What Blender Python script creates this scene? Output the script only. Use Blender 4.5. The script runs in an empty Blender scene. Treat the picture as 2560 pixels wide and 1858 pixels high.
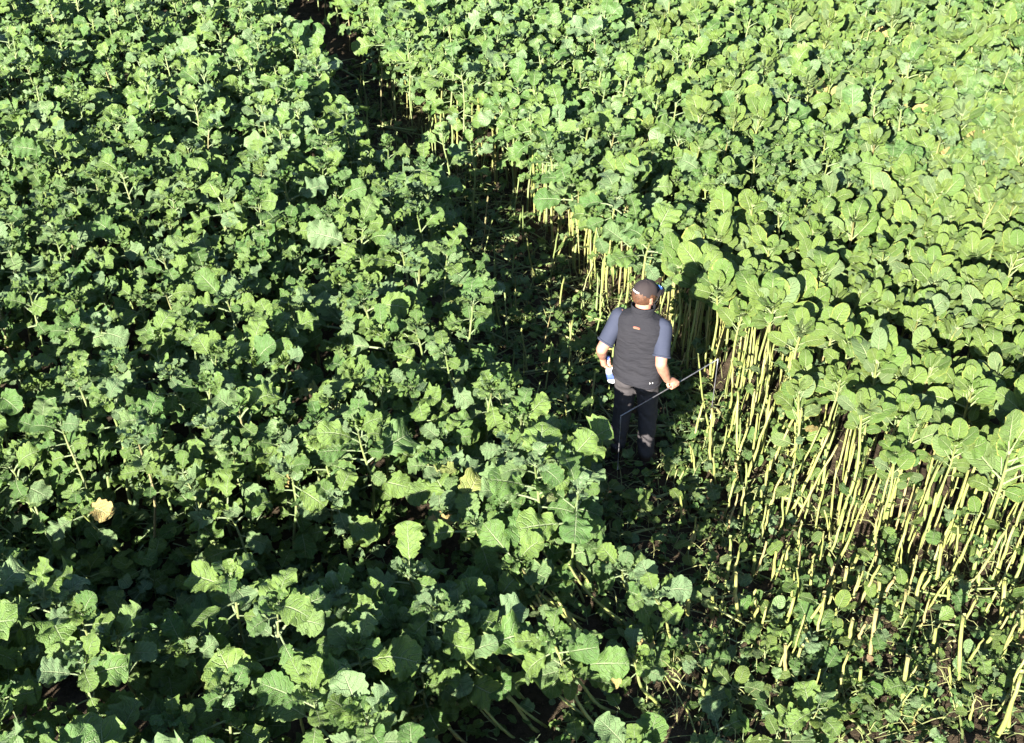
import bpy, bmesh, math, random
import numpy as np
from mathutils import Vector, Matrix, Euler, Quaternion, noise

R = math.radians
scene = bpy.context.scene
COL = scene.collection

# ------------------------------------------------------------------ camera, sky, sun, exposure
CAM_H, DEP, F = 6.50, 37.0, 2875.0            # metres, degrees below the horizon, focal length in photo pixels
cam_d = bpy.data.cameras.new('camera'); cam = bpy.data.objects.new('camera', cam_d); COL.objects.link(cam)
cam.location = (0, 0, CAM_H); cam.rotation_euler = (R(90 - DEP), 0, 0)
cam_d.sensor_width = 36.0; cam_d.lens = 36.0 * F / 2560.0
cam_d.clip_start = 0.1; cam_d.clip_end = 1500
scene.camera = cam

SUN_EL, SUN_AZ = 23.8, 24.8                   # shadows fall away from the camera and to the right
wd = bpy.data.worlds.new('World'); scene.world = wd; wd.use_nodes = True
nt_ = wd.node_tree
bg = nt_.nodes['Background']
sky = nt_.nodes.new('ShaderNodeTexSky'); sky.sky_type = 'NISHITA'; sky.sun_disc = False
sky.air_density = 0.8; sky.dust_density = 0.2; sky.sun_elevation = R(SUN_EL); sky.sun_rotation = R(180 + SUN_AZ)
nt_.links.new(sky.outputs[0], bg.inputs[0]); bg.inputs[1].default_value = 0.05
sl = bpy.data.lights.new('sun', 'SUN'); sl.energy = 5.0; sl.angle = R(0.53); sl.color = (1.0, 0.94, 0.82)
so = bpy.data.objects.new('sun', sl); COL.objects.link(so); so.location = (-6, -12, 12)
_e, _a = R(SUN_EL), R(SUN_AZ)
SUN_DIR = Vector((math.sin(_a) * math.cos(_e), math.cos(_a) * math.cos(_e), -math.sin(_e)))   # travel of the light
so.rotation_euler = SUN_DIR.to_track_quat('-Z', 'Y').to_euler()
vs = scene.view_settings
vs.view_transform = 'Standard'; vs.look = 'None'; vs.gamma = 1.0; vs.use_curve_mapping = False
vs.exposure = 2.75
scene.cycles.max_bounces = 5; scene.cycles.diffuse_bounces = 3; scene.cycles.glossy_bounces = 1; scene.cycles.transmission_bounces = 2
scene.render.resolution_x = 1024; scene.render.resolution_y = 743

# ------------------------------------------------------------------ photo pixel -> place on a level of known height
_d = R(DEP)
def unproj(u, v, z=0.0):
    a = (u - 1280) / F; b = (929 - v) / F
    dy = math.cos(_d) + b * math.sin(_d); dz = -math.sin(_d) + b * math.cos(_d)
    t = (z - CAM_H) / dz
    return (a * t, dy * t)
def proj(x, y, z):
    z = z - CAM_H
    fw = y * math.cos(_d) - z * math.sin(_d); up = y * math.sin(_d) + z * math.cos(_d)
    return 1280 + F * x / fw, 929 - F * up / fw, fw

# ------------------------------------------------------------------ object helpers
def link_obj(name, data, parent=None, mat=None):
    o = bpy.data.objects.new(name, data); COL.objects.link(o)
    if parent is not None: o.parent = parent
    if mat is not None:
        if not data.materials: data.materials.append(mat)
    return o
def tag(o, label=None, cat=None, group=None, kind=None):
    if label: o['label'] = label
    if cat: o['category'] = cat
    if group: o['group'] = group
    if kind: o['kind'] = kind
    return o
def mesh_np(name, verts, faces, mat=None, uv=None, rnd=None, smooth=True):
    """faces: (n,4) or (n,3) int array or list of lists"""
    me = bpy.data.meshes.new(name)
    verts = np.asarray(verts, dtype=np.float32)
    if isinstance(faces, np.ndarray):
        n, k = faces.shape
        me.vertices.add(len(verts)); me.vertices.foreach_set('co', verts.ravel())
        me.loops.add(n * k); me.loops.foreach_set('vertex_index', faces.astype(np.int32).ravel())
        me.polygons.add(n); me.polygons.foreach_set('loop_start', np.arange(0, n * k, k, dtype=np.int32))
        me.update(calc_edges=True)
    else:
        me.from_pydata([tuple(v) for v in verts], [], faces)
    if uv is not None:
        l = me.uv_layers.new(name='UVMap')
        idx = np.empty(len(me.loops), dtype=np.int32); me.loops.foreach_get('vertex_index', idx)
        l.data.foreach_set('uv', np.asarray(uv, dtype=np.float32)[idx].ravel())
    if rnd is not None:
        at = me.attributes.new('rnd', 'FLOAT', 'POINT'); at.data.foreach_set('value', np.asarray(rnd, dtype=np.float32))
    if smooth: me.polygons.foreach_set('use_smooth', np.ones(len(me.polygons), dtype=bool))
    me.validate(); me.update()
    if mat: me.materials.append(mat)
    return me

# ------------------------------------------------------------------ materials
class NT:
    def __init__(self, name):
        self.m = bpy.data.materials.new(name); self.m.use_nodes = True
        self.t = self.m.node_tree; self.b = self.t.nodes['Principled BSDF']; self.out = self.t.nodes['Material Output']
    def n(self, kind, **kw):
        nd = self.t.nodes.new(kind)
        for k, v in kw.items(): setattr(nd, k, v)
        return nd
    def l(self, a, b): self.t.links.new(a, b)
    def val(self, x, sock):
        if isinstance(x, (int, float)): sock.default_value = x
        elif isinstance(x, (tuple, list)): sock.default_value = (*x, 1.0) if len(x) == 3 else x
        else: self.l(x, sock)
    def math(self, op, a, b=0.0, c=None, clamp=False):
        nd = self.n('ShaderNodeMath', operation=op, use_clamp=clamp)
        self.val(a, nd.inputs[0]); self.val(b, nd.inputs[1])
        if c is not None: self.val(c, nd.inputs[2])
        return nd.outputs[0]
    def mix(self, f, a, b):
        nd = self.n('ShaderNodeMix', data_type='RGBA')
        self.val(f, nd.inputs[0]); self.val(a, nd.inputs[6]); self.val(b, nd.inputs[7])
        return nd.outputs[2]
    def ramp(self, f, lo, hi):
        nd = self.n('ShaderNodeMapRange', interpolation_type='SMOOTHSTEP'); self.val(f, nd.inputs[0])
        nd.inputs[1].default_value = lo; nd.inputs[2].default_value = hi
        return nd.outputs[0]
    def noise(self, scale, detail=3.0, vec=None, rough=0.55, out=0):
        nd = self.n('ShaderNodeTexNoise'); nd.inputs['Scale'].default_value = scale
        nd.inputs['Detail'].default_value = detail; nd.inputs['Roughness'].default_value = rough
        if vec is not None: self.l(vec, nd.inputs['Vector'])
        return nd.outputs[out]
    def bump(self, h, strength, dist):
        nd = self.n('ShaderNodeBump'); nd.inputs['Strength'].default_value = strength; nd.inputs['Distance'].default_value = dist
        self.l(h, nd.inputs['Height']); return nd.outputs[0]

def leaf_material(name, ca, cb, cc, vein, yellow, edge=0.0, yth=0.94):
    s = NT(name)
    uv = s.n('ShaderNodeUVMap'); sep = s.n('ShaderNodeSeparateXYZ'); s.l(uv.outputs[0], sep.inputs[0])
    au = s.math('ABSOLUTE', s.math('SUBTRACT', s.math('MULTIPLY', sep.outputs[0], 2.0), 1.0)); v = sep.outputs[1]
    oi = s.n('ShaderNodeObjectInfo'); at = s.n('ShaderNodeAttribute'); at.attribute_name = 'rnd'
    rnd = s.math('FRACT', s.math('ADD', oi.outputs['Random'], at.outputs['Fac']))
    r2 = s.math('FRACT', s.math('MULTIPLY', rnd, 7.31)); r3 = s.math('FRACT', s.math('MULTIPLY', rnd, 23.7))
    # veins: pale midrib that thins to the tip, laterals sweeping forwards
    wob = s.noise(3.0, 2.0, uv.outputs[0])
    mw = s.math('MULTIPLY_ADD', v, -0.075, 0.105)
    mid = s.math('SUBTRACT', 1.0, s.ramp(s.math('DIVIDE', au, mw), 0.35, 1.0))
    ph = s.math('ADD', s.math('MULTIPLY', s.math('SUBTRACT', v, s.math('MULTIPLY', s.math('POWER', au, 1.25), 0.30)), 6.5), s.math('MULTIPLY', wob, 1.1))
    fr = s.math('ABSOLUTE', s.math('SUBTRACT', s.math('FRACT', ph), 0.5))
    lat = s.math('SUBTRACT', 1.0, s.ramp(fr, 0.02, 0.13))
    lat = s.math('MULTIPLY', lat, s.math('MULTIPLY_ADD', au, -0.75, 0.85))
    ve = s.math('MAXIMUM', mid, s.math('MULTIPLY', lat, 0.85))
    tc = s.n('ShaderNodeTexCoord')
    n1 = s.noise(9.0, 3.0, tc.outputs['Object']); n2 = s.noise(38.0, 2.0, tc.outputs['Object'])
    col = s.mix(s.ramp(rnd, 0.05, 0.75), ca, cb)
    col = s.mix(s.math('MULTIPLY', s.ramp(r2, 0.55, 1.0), 0.8), col, cc)
    col = s.mix(s.math('MULTIPLY', s.ramp(n1, 0.35, 0.75), 0.35), col, cc)
    col = s.mix(s.math('MULTIPLY', s.ramp(n2, 0.45, 0.75), 0.18), col, (0.02, 0.045, 0.02))
    n4 = s.noise(60.0, 2.0, tc.outputs['Object'])
    col = s.mix(s.math('MULTIPLY', s.ramp(n4, 0.70, 0.76), 0.6), col, (0.20, 0.17, 0.08))
    # yellow margins and whole yellowing leaves
    ed = s.math('MULTIPLY', s.ramp(s.math('ADD', au, s.math('MULTIPLY', n1, 0.5)), 1.12, 1.35), s.math('MULTIPLY', s.ramp(r3, 0.35, 0.9), edge))
    col = s.mix(ed, col, yellow)
    yl = s.math('MULTIPLY', s.ramp(rnd, yth, yth + 0.03), s.ramp(s.math('ADD', n1, s.math('MULTIPLY', au, 0.25)), 0.32, 0.6))
    col = s.mix(yl, col, s.mix(s.ramp(n2, 0.4, 0.65), yellow, (0.20, 0.13, 0.06)))
    col = s.mix(s.math('MULTIPLY', ve, 0.72), col, vein)
    s.l(col, s.b.inputs['Base Color'])
    s.b.inputs['Roughness'].default_value = 0.5; s.b.inputs['Specular IOR Level'].default_value = 0.2
    hb = s.math('ADD', s.math('MULTIPLY', ve, -0.8), s.math('MULTIPLY', n2, 0.5))
    bp = s.bump(hb, 1.0, 0.016); s.l(bp, s.b.inputs['Normal'])
    tr = s.n('ShaderNodeBsdfTranslucent'); s.l(s.mix(0.6, col, (0.16, 0.30, 0.03)), tr.inputs['Color']); s.l(bp, tr.inputs['Normal'])
    mx = s.n('ShaderNodeMixShader'); mx.inputs[0].default_value = 0.16
    s.l(s.b.outputs[0], mx.inputs[1]); s.l(tr.outputs[0], mx.inputs[2]); s.l(mx.outputs[0], s.out.inputs[0])
    return s.m

def simple(name, col, rough=0.7, col2=None, scale=20.0, bump=0.0, bscale=60.0, bdist=0.003, spec=0.3, coord='Object', metal=0.0):
    s = NT(name); tc = s.n('ShaderNodeTexCoord')
    n1 = s.noise(scale, 4.0, tc.outputs[coord])
    s.val(s.mix(s.ramp(n1, 0.3, 0.7), col, col2 or tuple(c * 0.75 for c in col)), s.b.inputs['Base Color'])
    s.b.inputs['Roughness'].default_value = rough; s.b.inputs['Specular IOR Level'].default_value = spec; s.b.inputs['Metallic'].default_value = metal
    if bump: s.l(s.bump(s.noise(bscale, 4.0, tc.outputs[coord]), bump, bdist), s.b.inputs['Normal'])
    return s.m

M = {}
M['lobed'] = leaf_material('kale_leaf_lobed', (0.042, 0.090, 0.019), (0.080, 0.128, 0.025), (0.090, 0.138, 0.070), (0.20, 0.245, 0.135), (0.34, 0.32, 0.10), 0.25, 2.0)
M['broad'] = leaf_material('kale_leaf_broad', (0.062, 0.112, 0.020), (0.088, 0.132, 0.025), (0.092, 0.132, 0.062), (0.24, 0.29, 0.145), (0.34, 0.31, 0.07), 0.85, 2.0)
M['yellow'] = leaf_material('kale_leaf_yellowing', (0.13, 0.16, 0.045), (0.21, 0.21, 0.055), (0.11, 0.15, 0.06), (0.30, 0.31, 0.16), (0.27, 0.22, 0.08), 0.9, 0.3)
M['dry'] = simple('dry_leaf', (0.17, 0.115, 0.06), 0.8, (0.08, 0.055, 0.035), 18, 0.5, 50)

def stalk_material(name, ca, cb, cc):
    s = NT(name); tc = s.n('ShaderNodeTexCoord'); oi = s.n('ShaderNodeObjectInfo')
    at = s.n('ShaderNodeAttribute'); at.attribute_name = 'rnd'
    rnd = s.math('FRACT', s.math('ADD', oi.outputs['Random'], at.outputs['Fac']))
    mp = s.n('ShaderNodeMapping'); mp.inputs['Scale'].default_value = (3, 3, 0.5); s.l(tc.outputs['Object'], mp.inputs[0])
    n1 = s.noise(7.0, 3.0, mp.outputs[0]); n2 = s.noise(45.0, 3.0, tc.outputs['Object'])
    col = s.mix(rnd, ca, cb)
    col = s.mix(s.ramp(n1, 0.42, 0.68), col, cc)
    r2 = s.math('FRACT', s.math('MULTIPLY', rnd, 9.7))
    col = s.mix(s.math('MULTIPLY', s.ramp(r2, 0.62, 0.98), 0.75), col, (0.13, 0.17, 0.05))
    col = s.mix(s.math('MULTIPLY', s.ramp(r2, 0.16, 0.02), 0.6), col, (0.20, 0.14, 0.075))
    n5 = s.noise(26.0, 2.0, mp.outputs[0]); col = s.mix(s.math('MULTIPLY', s.ramp(n5, 0.60, 0.70), 0.5), col, (0.12, 0.09, 0.05))
    col = s.mix(s.math('MULTIPLY', s.ramp(n2, 0.55, 0.68), 0.8), col, (0.12, 0.095, 0.05))
    s.l(col, s.b.inputs['Base Color']); s.b.inputs['Roughness'].default_value = 0.6
    s.l(s.bump(n2, 0.5, 0.004), s.b.inputs['Normal'])
    return s.m
M['stalk'] = stalk_material('kale_stalk', (0.19, 0.195, 0.050), (0.145, 0.175, 0.040), (0.23, 0.21, 0.095))
M['stem'] = stalk_material('kale_stem', (0.145, 0.180, 0.046), (0.185, 0.20, 0.056), (0.13, 0.165, 0.056))
M['stem_green'] = stalk_material('kale_stem_green', (0.085, 0.130, 0.036), (0.115, 0.155, 0.046), (0.14, 0.17, 0.07))
M['straw'] = simple('straw', (0.21, 0.21, 0.085), 0.8, (0.10, 0.12, 0.045), 9)

def soil_material():
    s = NT('soil'); tc = s.n('ShaderNodeTexCoord'); P = tc.outputs['Object']
    n1 = s.noise(1.7, 5.0, P); n2 = s.noise(14.0, 6.0, P, 0.65); n3 = s.noise(90.0, 3.0, P)
    col = s.mix(s.ramp(n2, 0.3, 0.7), (0.020, 0.015, 0.010), (0.054, 0.040, 0.027))
    col = s.mix(s.math('MULTIPLY', s.ramp(n1, 0.45, 0.7), 0.5), col, (0.055, 0.043, 0.026))
    col = s.mix(s.math('MULTIPLY', s.ramp(n3, 0.60, 0.72), 0.6), col, (0.15, 0.11, 0.06))
    s.l(col, s.b.inputs['Base Color']); s.b.inputs['Roughness'].default_value = 0.95; s.b.inputs['Specular IOR Level'].default_value = 0.1
    s.l(s.bump(s.math('ADD', n2, s.math('MULTIPLY', n3, 0.35)), 0.9, 0.03), s.b.inputs['Normal'])
    return s.m
M['soil'] = soil_material()

# ------------------------------------------------------------------ ground: one sheet, fine in view, reaching the horizon
def soil_h(x, y):
    return 0.030 * (noise.noise(Vector((x * 2.3, y * 2.3, 0.3)))) + 0.018 * noise.noise(Vector((x * 9, y * 9, 4.1))) - 0.02
def make_ground():
    xs = np.concatenate([[-600, -150, -50, -25, -16], np.arange(-11, 12.01, 0.09), [16, 25, 50, 150, 600]])
    ys = np.concatenate([[-600, -150, -40, -10, -2, 1.0], np.arange(2.0, 21.01, 0.09), [25, 40, 80, 200, 700]])
    nx, ny = len(xs), len(ys)
    V = np.zeros((ny, nx, 3)); V[..., 0] = xs[None, :]; V[..., 1] = ys[:, None]
    for j, y in enumerate(ys):
        for i, x in enumerate(xs): V[j, i, 2] = soil_h(x, y) if (abs(x) < 12 and 1 < y < 21.5) else -0.02
    ii = np.arange(nx * ny).reshape(ny, nx)
    f = np.stack([ii[:-1, :-1], ii[:-1, 1:], ii[1:, 1:], ii[1:, :-1]], -1).reshape(-1, 4)
    o = link_obj('ground', mesh_np('ground', V.reshape(-1, 3), f, M['soil']))
    tag(o, 'dark brown soil under the kale crop', 'ground', kind='structure')
make_ground()

# ------------------------------------------------------------------ leaves
def leaf_geo(kind, rng, nt, na):
    """a kale leaf: petiole base at the origin, running along +Y, upper face +Z; blade length 1"""
    lobed = kind == 'lobed'
    pet = rng.uniform(0.30, 0.55) if lobed else rng.uniform(0.30, 0.55)
    W = rng.uniform(0.30, 0.44) if lobed else rng.uniform(0.29, 0.41)
    a, b = (rng.uniform(0.52, 0.82), rng.uniform(0.34, 0.48)) if lobed else (rng.uniform(0.32, 0.50), rng.uniform(0.42, 0.58))
    pk = a / (a + b); nrm = pk ** a * (1 - pk) ** b
    curl = rng.uniform(0.1, 1.6) if lobed else rng.uniform(-0.1, 1.0)
    cpow = rng.uniform(0.8, 2.0)
    twist = rng.uniform(-0.6, 0.6) if lobed else rng.uniform(-0.45, 0.45)
    side = rng.uniform(-0.25, 0.25)
    fold = rng.uniform(-0.15, 0.50) if lobed else rng.uniform(-0.10, 0.16)
    ruf = rng.uniform(0.05, 0.13) if lobed else rng.uniform(0.015, 0.055)
    teeth = [(rng.uniform(5.5, 8.5), rng.uniform(0, 1), rng.uniform(0.05, 0.14) if lobed else rng.uniform(0.0, 0.03)) for _ in range(2)]
    rf = [(rng.uniform(9, 17), rng.uniform(0, 6.28), rng.uniform(18, 28), rng.uniform(0, 6.28)) for _ in range(2)]
    notch = [(rng.uniform(0.15, 0.5), rng.uniform(0.04, 0.08), rng.uniform(0.0, 0.42)) for _ in range(2)] if lobed else [(0.5, 0.05, 0)] * 2
    # centre line
    n_p = 3
    ts = np.concatenate([np.linspace(-pet, 0, n_p, endpoint=False), np.linspace(0, 1, nt + 1)])
    pts = []; fr = []
    p = Vector((0, 0, 0)); prev = ts[0]
    for t in ts:
        tt = max(t, 0)
        ang = -curl * (tt ** cpow) - 0.25 * curl * (t + pet)
        yaw = side * max(t + pet, 0)
        T = Vector((math.sin(yaw) * math.cos(ang), math.cos(yaw) * math.cos(ang), math.sin(ang)))
        p = p + T * (t - prev); prev = t
        B = T.cross(Vector((0, 0, 1))).normalized(); N = B.cross(T).normalized()
        tw = twist * tt; B2 = B * math.cos(tw) + N * math.sin(tw); N2 = N * math.cos(tw) - B * math.sin(tw)
        pts.append(p.copy()); fr.append((B2, N2))
    V = []; UV = []; Fc = []
    # blade
    us = np.linspace(-1, 1, na + 1)
    for k in range(nt + 1):
        t = ts[n_p + k]; c = pts[n_p + k]; B, N = fr[n_p + k]
        base = W * (max(t, 0.012) ** a) * (max(1 - t, 0.004) ** b) / nrm
        for u in us:
            sd = 0 if u < 0 else 1; au = abs(u)
            fq, ph, am = teeth[sd]
            w = base * (1 + am * (2 * abs(math.sin(math.pi * (fq * t + ph))) - 1.0))
            nc, nw, nd = notch[sd]; w *= 1 - nd * math.exp(-((t - nc) / nw) ** 2)
            f1, p1, f2, p2 = rf[sd]
            z = fold * au ** 1.3 * w + ruf * au ** 1.7 * (math.sin(f1 * t + p1) + 0.7 * math.sin(f2 * t + p2)) * min(1, w / (0.5 * W))
            # quilted surface between the laterals
            z += 0.010 * math.sin(t * 40 - au * 6) * (1 - au) if lobed else 0.004 * math.sin(t * 34 - au * 6)
            fwd = 0.06 * au * (1 - t)
            q = c + B * (u * w) + N * z + Vector((0, fwd * 0.3, 0))
            V.append(q); UV.append((u * 0.5 + 0.5, t))
    st = na + 1
    for k in range(nt):
        for j in range(na):
            i = k * st + j; Fc.append((i, i + 1, i + st + 1, i + st))
    # petiole: four-sided, thinning into the midrib under the blade
    o0 = len(V); nring = n_p + max(2, nt // 3)
    for k in range(nring):
        r = 0.030 * (1 - 0.72 * k / (nring - 1)); c = pts[k]; B, N = fr[k]
        drop = -r * 0.9 if k >= n_p else 0
        for q in range(4):
            an = q * math.pi / 2 + math.pi / 4
            V.append(c + B * (math.cos(an) * r * 1.2) + N * (math.sin(an) * r + drop)); UV.append((0.5, 0.02))
    for k in range(nring - 1):
        for q in range(4):
            i = o0 + k * 4 + q; j = o0 + k * 4 + (q + 1) % 4
            Fc.append((i, j, j + 4, i + 4))
    return np.array([tuple(v) for v in V], dtype=np.float32), np.array(Fc, dtype=np.int32), np.array(UV, dtype=np.float32)

rngL = random.Random(11)
YELLOW = {'lobed': [], 'broad': []}
LEAF = {}                                    # kind -> list of (mesh, low-detail geometry)
for kind, nvar in (('lobed', 36), ('broad', 30)):
    LEAF[kind] = []
    for i in range(nvar):
        sd = rngL.randrange(10 ** 6)
        g = leaf_geo(kind, random.Random(sd), 26 if kind == 'lobed' else 14, 6)
        lo = leaf_geo(kind, random.Random(sd), 11 if kind == 'lobed' else 7, 4)
        LEAF[kind].append((mesh_np('leaf_' + kind, g[0], g[1], M[kind], uv=g[2]), lo))
        if i < 8: YELLOW[kind].append(mesh_np('leaf_yellow', g[0], g[1], M['yellow'], uv=g[2]))

def tube(path, radii, sides=7, cap=True, rng=None):
    """tapered tube along a path; returns verts, quad faces (caps as quads fans)"""
    V = []; Fc = []
    n = len(path)
    for k in range(n):
        T = (path[min(k + 1, n - 1)] - path[max(k - 1, 0)]).normalized()
        A = T.cross(Vector((0.3, 1, 0.17))).normalized(); B = T.cross(A)
        for q in range(sides):
            an = q * 2 * math.pi / sides
            V.append(path[k] + (A * math.cos(an) + B * math.sin(an)) * radii[k])
    for k in range(n - 1):
        for q in range(sides):
            i = k * sides + q; j = k * sides + (q + 1) % sides
            Fc.append((i, j, j + sides, i + sides))
    if cap:
        for k in (0, n - 1):
            V.append(path[k].copy()); c = len(V) - 1
            for q in range(sides):
                i = k * sides + q; j = k * sides + (q + 1) % sides
                Fc.append((i, j, c, c) if False else (j, i, c))
    return V, Fc

# merged sink for the plants past the limit
class Merge:
    def __init__(self): self.v = []; self.f = []; self.uv = []; self.r = []; self.n = 0
    def add(self, V, Fc, UV, rnd):
        self.v.append(V); self.f.append(Fc + self.n); self.uv.append(UV); self.r.append(np.full(len(V), rnd, dtype=np.float32)); self.n += len(V)
    def build(self, name, mat):
        me = mesh_np(name, np.concatenate(self.v), np.concatenate(self.f), mat, np.concatenate(self.uv), np.concatenate(self.r))
        return link_obj(name, me)

def plant_design(kind, rng, h, lean, leafscale, nleaf, top_small=6, bare=False):
    """stem path + leaves (mesh index, 4x4 matrix), in the plant's own space with its root at the origin"""
    n = 8; path = []; bx, by = rng.uniform(-.05, .05), rng.uniform(-.05, .05)
    L = Vector((lean[0], lean[1], 0))
    for k in range(n):
        t = k / (n - 1)
        wob = Vector((bx * math.sin(3.1 * t) + 0.012 * math.sin(9 * t + bx * 80), by * math.sin(2.7 * t) + 0.012 * math.sin(8 * t + by * 80), 0))
        zz = h * t
        if L.length > 0.25:                 # pushed over: rises again at the end
            hz = math.sqrt(max(h * h - L.length ** 2, (0.25 * h) ** 2)); zz = hz * (0.75 * t + 0.25 * t * t)
            off = L * (t ** 0.85)
        else: off = L * t
        path.append(off + wob + Vector((0, 0, zz - 0.06 * (1 - t))))
    r0 = rng.uniform(0.009, 0.0145); rad = [r0 * (1.12 - 0.45 * k / (n - 1)) for k in range(n)]
    def at(t):
        x = max(0, min(0.999, t)) * (n - 1); k = int(x); return path[k].lerp(path[k + 1], x - k)
    axis = (path[-1] - path[-2]).normalized()
    tiltq = Vector((0, 0, 1)).rotation_difference(axis.lerp(Vector((0, 0, 1)), 0.55).normalized())
    leaves = []; phi = rng.uniform(0, 6.28)
    away = math.atan2(-SUN_DIR.x, SUN_DIR.y)          # rotation about z that turns +Y along the light
    for i in range(nleaf):
        q = i / max(1, nleaf - 1)                    # 0 = youngest, at the top
        phi += 2.4 + rng.uniform(-0.5, 0.5)
        ph = phi
        if kind == 'broad':                          # leaves face the light
            d = (ph - away + math.pi) % (2 * math.pi) - math.pi
            ph = away + d * 0.58
            el = R(74 - 50 * q + rng.uniform(-22, 22)); t = 1.0 - 0.36 * q ** 1.1
            s = leafscale * (0.62 + 0.5 * math.sin(math.pi * min(1, q * 0.85 + 0.12))) * rng.choice((0.7, 0.9, 1.0, 1.1, 1.3)) * rng.uniform(0.9, 1.1)
        else:
            d = (ph - away + math.pi) % (2 * math.pi) - math.pi
            ph = away + d * 0.85
            el = R(68 - 80 * q + rng.uniform(-26, 26)); t = 1.0 - 0.52 * q ** 1.25
            s = leafscale * (0.50 + 0.62 * math.sin(math.pi * min(1, q * 0.8 + 0.1))) * rng.choice((0.62, 0.8, 0.9, 1.0, 1.25)) * rng.uniform(0.85, 1.12)
        if bare: t = 1.0 - bare * (1.0 - t)
        idx = rng.randrange(len(LEAF[kind]))
        rot = tiltq.to_matrix() @ Matrix.Rotation(ph, 3, 'Z') @ Matrix.Rotation(el, 3, 'X') @ Matrix.Rotation(rng.uniform(-0.5, 0.5), 3, 'Y')
        face = (rot @ Vector((0, 0.35, 0.94))).normalized()                     # blades turn towards the light as they grow
        qn = Quaternion().slerp(face.rotation_difference(-SUN_DIR), rng.uniform(0.12, 0.62) if kind == 'lobed' else rng.uniform(0.2, 0.6))
        mtx = Matrix.Translation(at(t)) @ (qn.to_matrix() @ rot).to_4x4() @ Matrix.Scale(s, 4)
        leaves.append((idx, mtx))
    small = []
    for i in range(top_small):
        ph = rng.uniform(0, 6.28); el = R(rng.uniform(20, 85)); s = leafscale * rng.uniform(0.2, 0.5)
        mtx = Matrix.Translation(path[-1]) @ tiltq.to_matrix().to_4x4() @ Matrix.Rotation(ph, 4, 'Z') @ Matrix.Rotation(el, 4, 'X') @ Matrix.Scale(s, 4)
        small.append((rng.randrange(len(LEAF[kind])), mtx))
    return path, rad, leaves, small

def apply_m(V, mtx):
    A = np.array(mtx, dtype=np.float32); return V @ A[:3, :3].T + A[:3, 3]

CLUSTER = {'lobed': [], 'broad': []}
def cluster_mesh(kind, small):
    V = []; Fc = []; UV = []; n = 0
    for idx, mtx in small:
        v, f, uv = LEAF[kind][idx][1]; V.append(apply_m(v, mtx)); Fc.append(f + n); UV.append(uv); n += len(v)
    return mesh_np('young_leaves', np.concatenate(V), np.concatenate(Fc), M[kind], np.concatenate(UV))
rngC = random.Random(5)
for kind in CLUSTER:
    for i in range(8):
        _, _, _, sm = plant_design(kind, rngC, 0.1, (0, 0), 0.24, 1, 11)
        sm = [(i_, Matrix.Translation(-Vector(m_.translation)) @ m_) for i_, m_ in sm]
        CLUSTER[kind].append(cluster_mesh(kind, sm))

def build_plant(kind, name, loc, rng, h, lean, ls, nl, label, group, cat='plant', yellow=0, green=False, bare=False):
    path, rad, leaves, small = plant_design(kind, rng, h, lean, ls, nl, bare=bare)
    root = bpy.data.objects.new(name, None); COL.objects.link(root); root.location = loc; root.empty_display_size = 0.1
    tag(root, label, cat, group)
    V, Fc = tube(path, rad, 7)
    link_obj('stem', mesh_np('stem', np.array([tuple(v) for v in V]), [list(f) for f in Fc], M['stem_green' if green else 'stem']), root)
    for idx, mtx in leaves:
        k_ = len(leaves) - 1 - leaves.index((idx, mtx))
        o = link_obj('leaf', YELLOW[kind][idx % 8] if 5 <= k_ < 5 + yellow else LEAF[kind][idx][0], root); o.matrix_local = mtx
        if 5 <= k_ < 5 + yellow: o['label'] = 'yellowing leaf'
    c = link_obj('young_leaves', rng.choice(CLUSTER[kind]), root); c.location = path[-1]; c.rotation_euler = (0, 0, rng.uniform(0, 6.28))
    c['kind'] = 'stuff'
    return root
def merge_plant(mg, mgs, kind, loc, rng, h, lean, ls, nl):
    path, rad, leaves, small = plant_design(kind, rng, h, lean, ls, nl, 3)
    T = Matrix.Translation(loc)
    V, Fc = tube(path, rad, 5, cap=False)
    V = apply_m(np.array([tuple(v) for v in V], dtype=np.float32), T)
    mgs.add(V, np.array(Fc, dtype=np.int32), np.zeros((len(V), 2), dtype=np.float32), rng.random())
    for idx, mtx in leaves + small:
        v, f, uv = LEAF[kind][idx][1]; mg.add(apply_m(v, T @ mtx), f, uv, rng.random())

# ------------------------------------------------------------------ where the crop stands
# right-hand wall of the path and clearing, read at the stalk feet (soil level); left-hand edge, read at crown level
RIGHT_FOOT = [(690, -60), (810, 40), (900, 160), (990, 310), (1100, 400), (1230, 460), (1330, 570), (1400, 650), (1480, 740), (1600, 850), (1700, 925), (1790, 985), (1880, 1080), (1950, 1190), (2060, 1310), (2160, 1370), (2300, 1410), (2440, 1440), (2620, 1480), (2900, 1540)]
LEFT_CROWN = [(620, -80), (715, 0), (760, 64), (805, 162), (860, 255), (890, 320), (960, 374), (1040, 400), (1090, 480), (1125, 617), (1185, 672), (1205, 740), (1225, 803), (1250, 866), (1300, 934), (1345, 1051), (1400, 1120), (1430, 1200), (1500, 1280), (1620, 1330), (1630, 1420), (1570, 1540), (1540, 1660), (1640, 1780), (1700, 1900), (1700, 2300)]
CROWN_Z = 1.0
rf_ = [unproj(u, v, 0) for u, v in RIGHT_FOOT]
lc_ = [unproj(u, v, CROWN_Z) for u, v in LEFT_CROWN]
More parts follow.
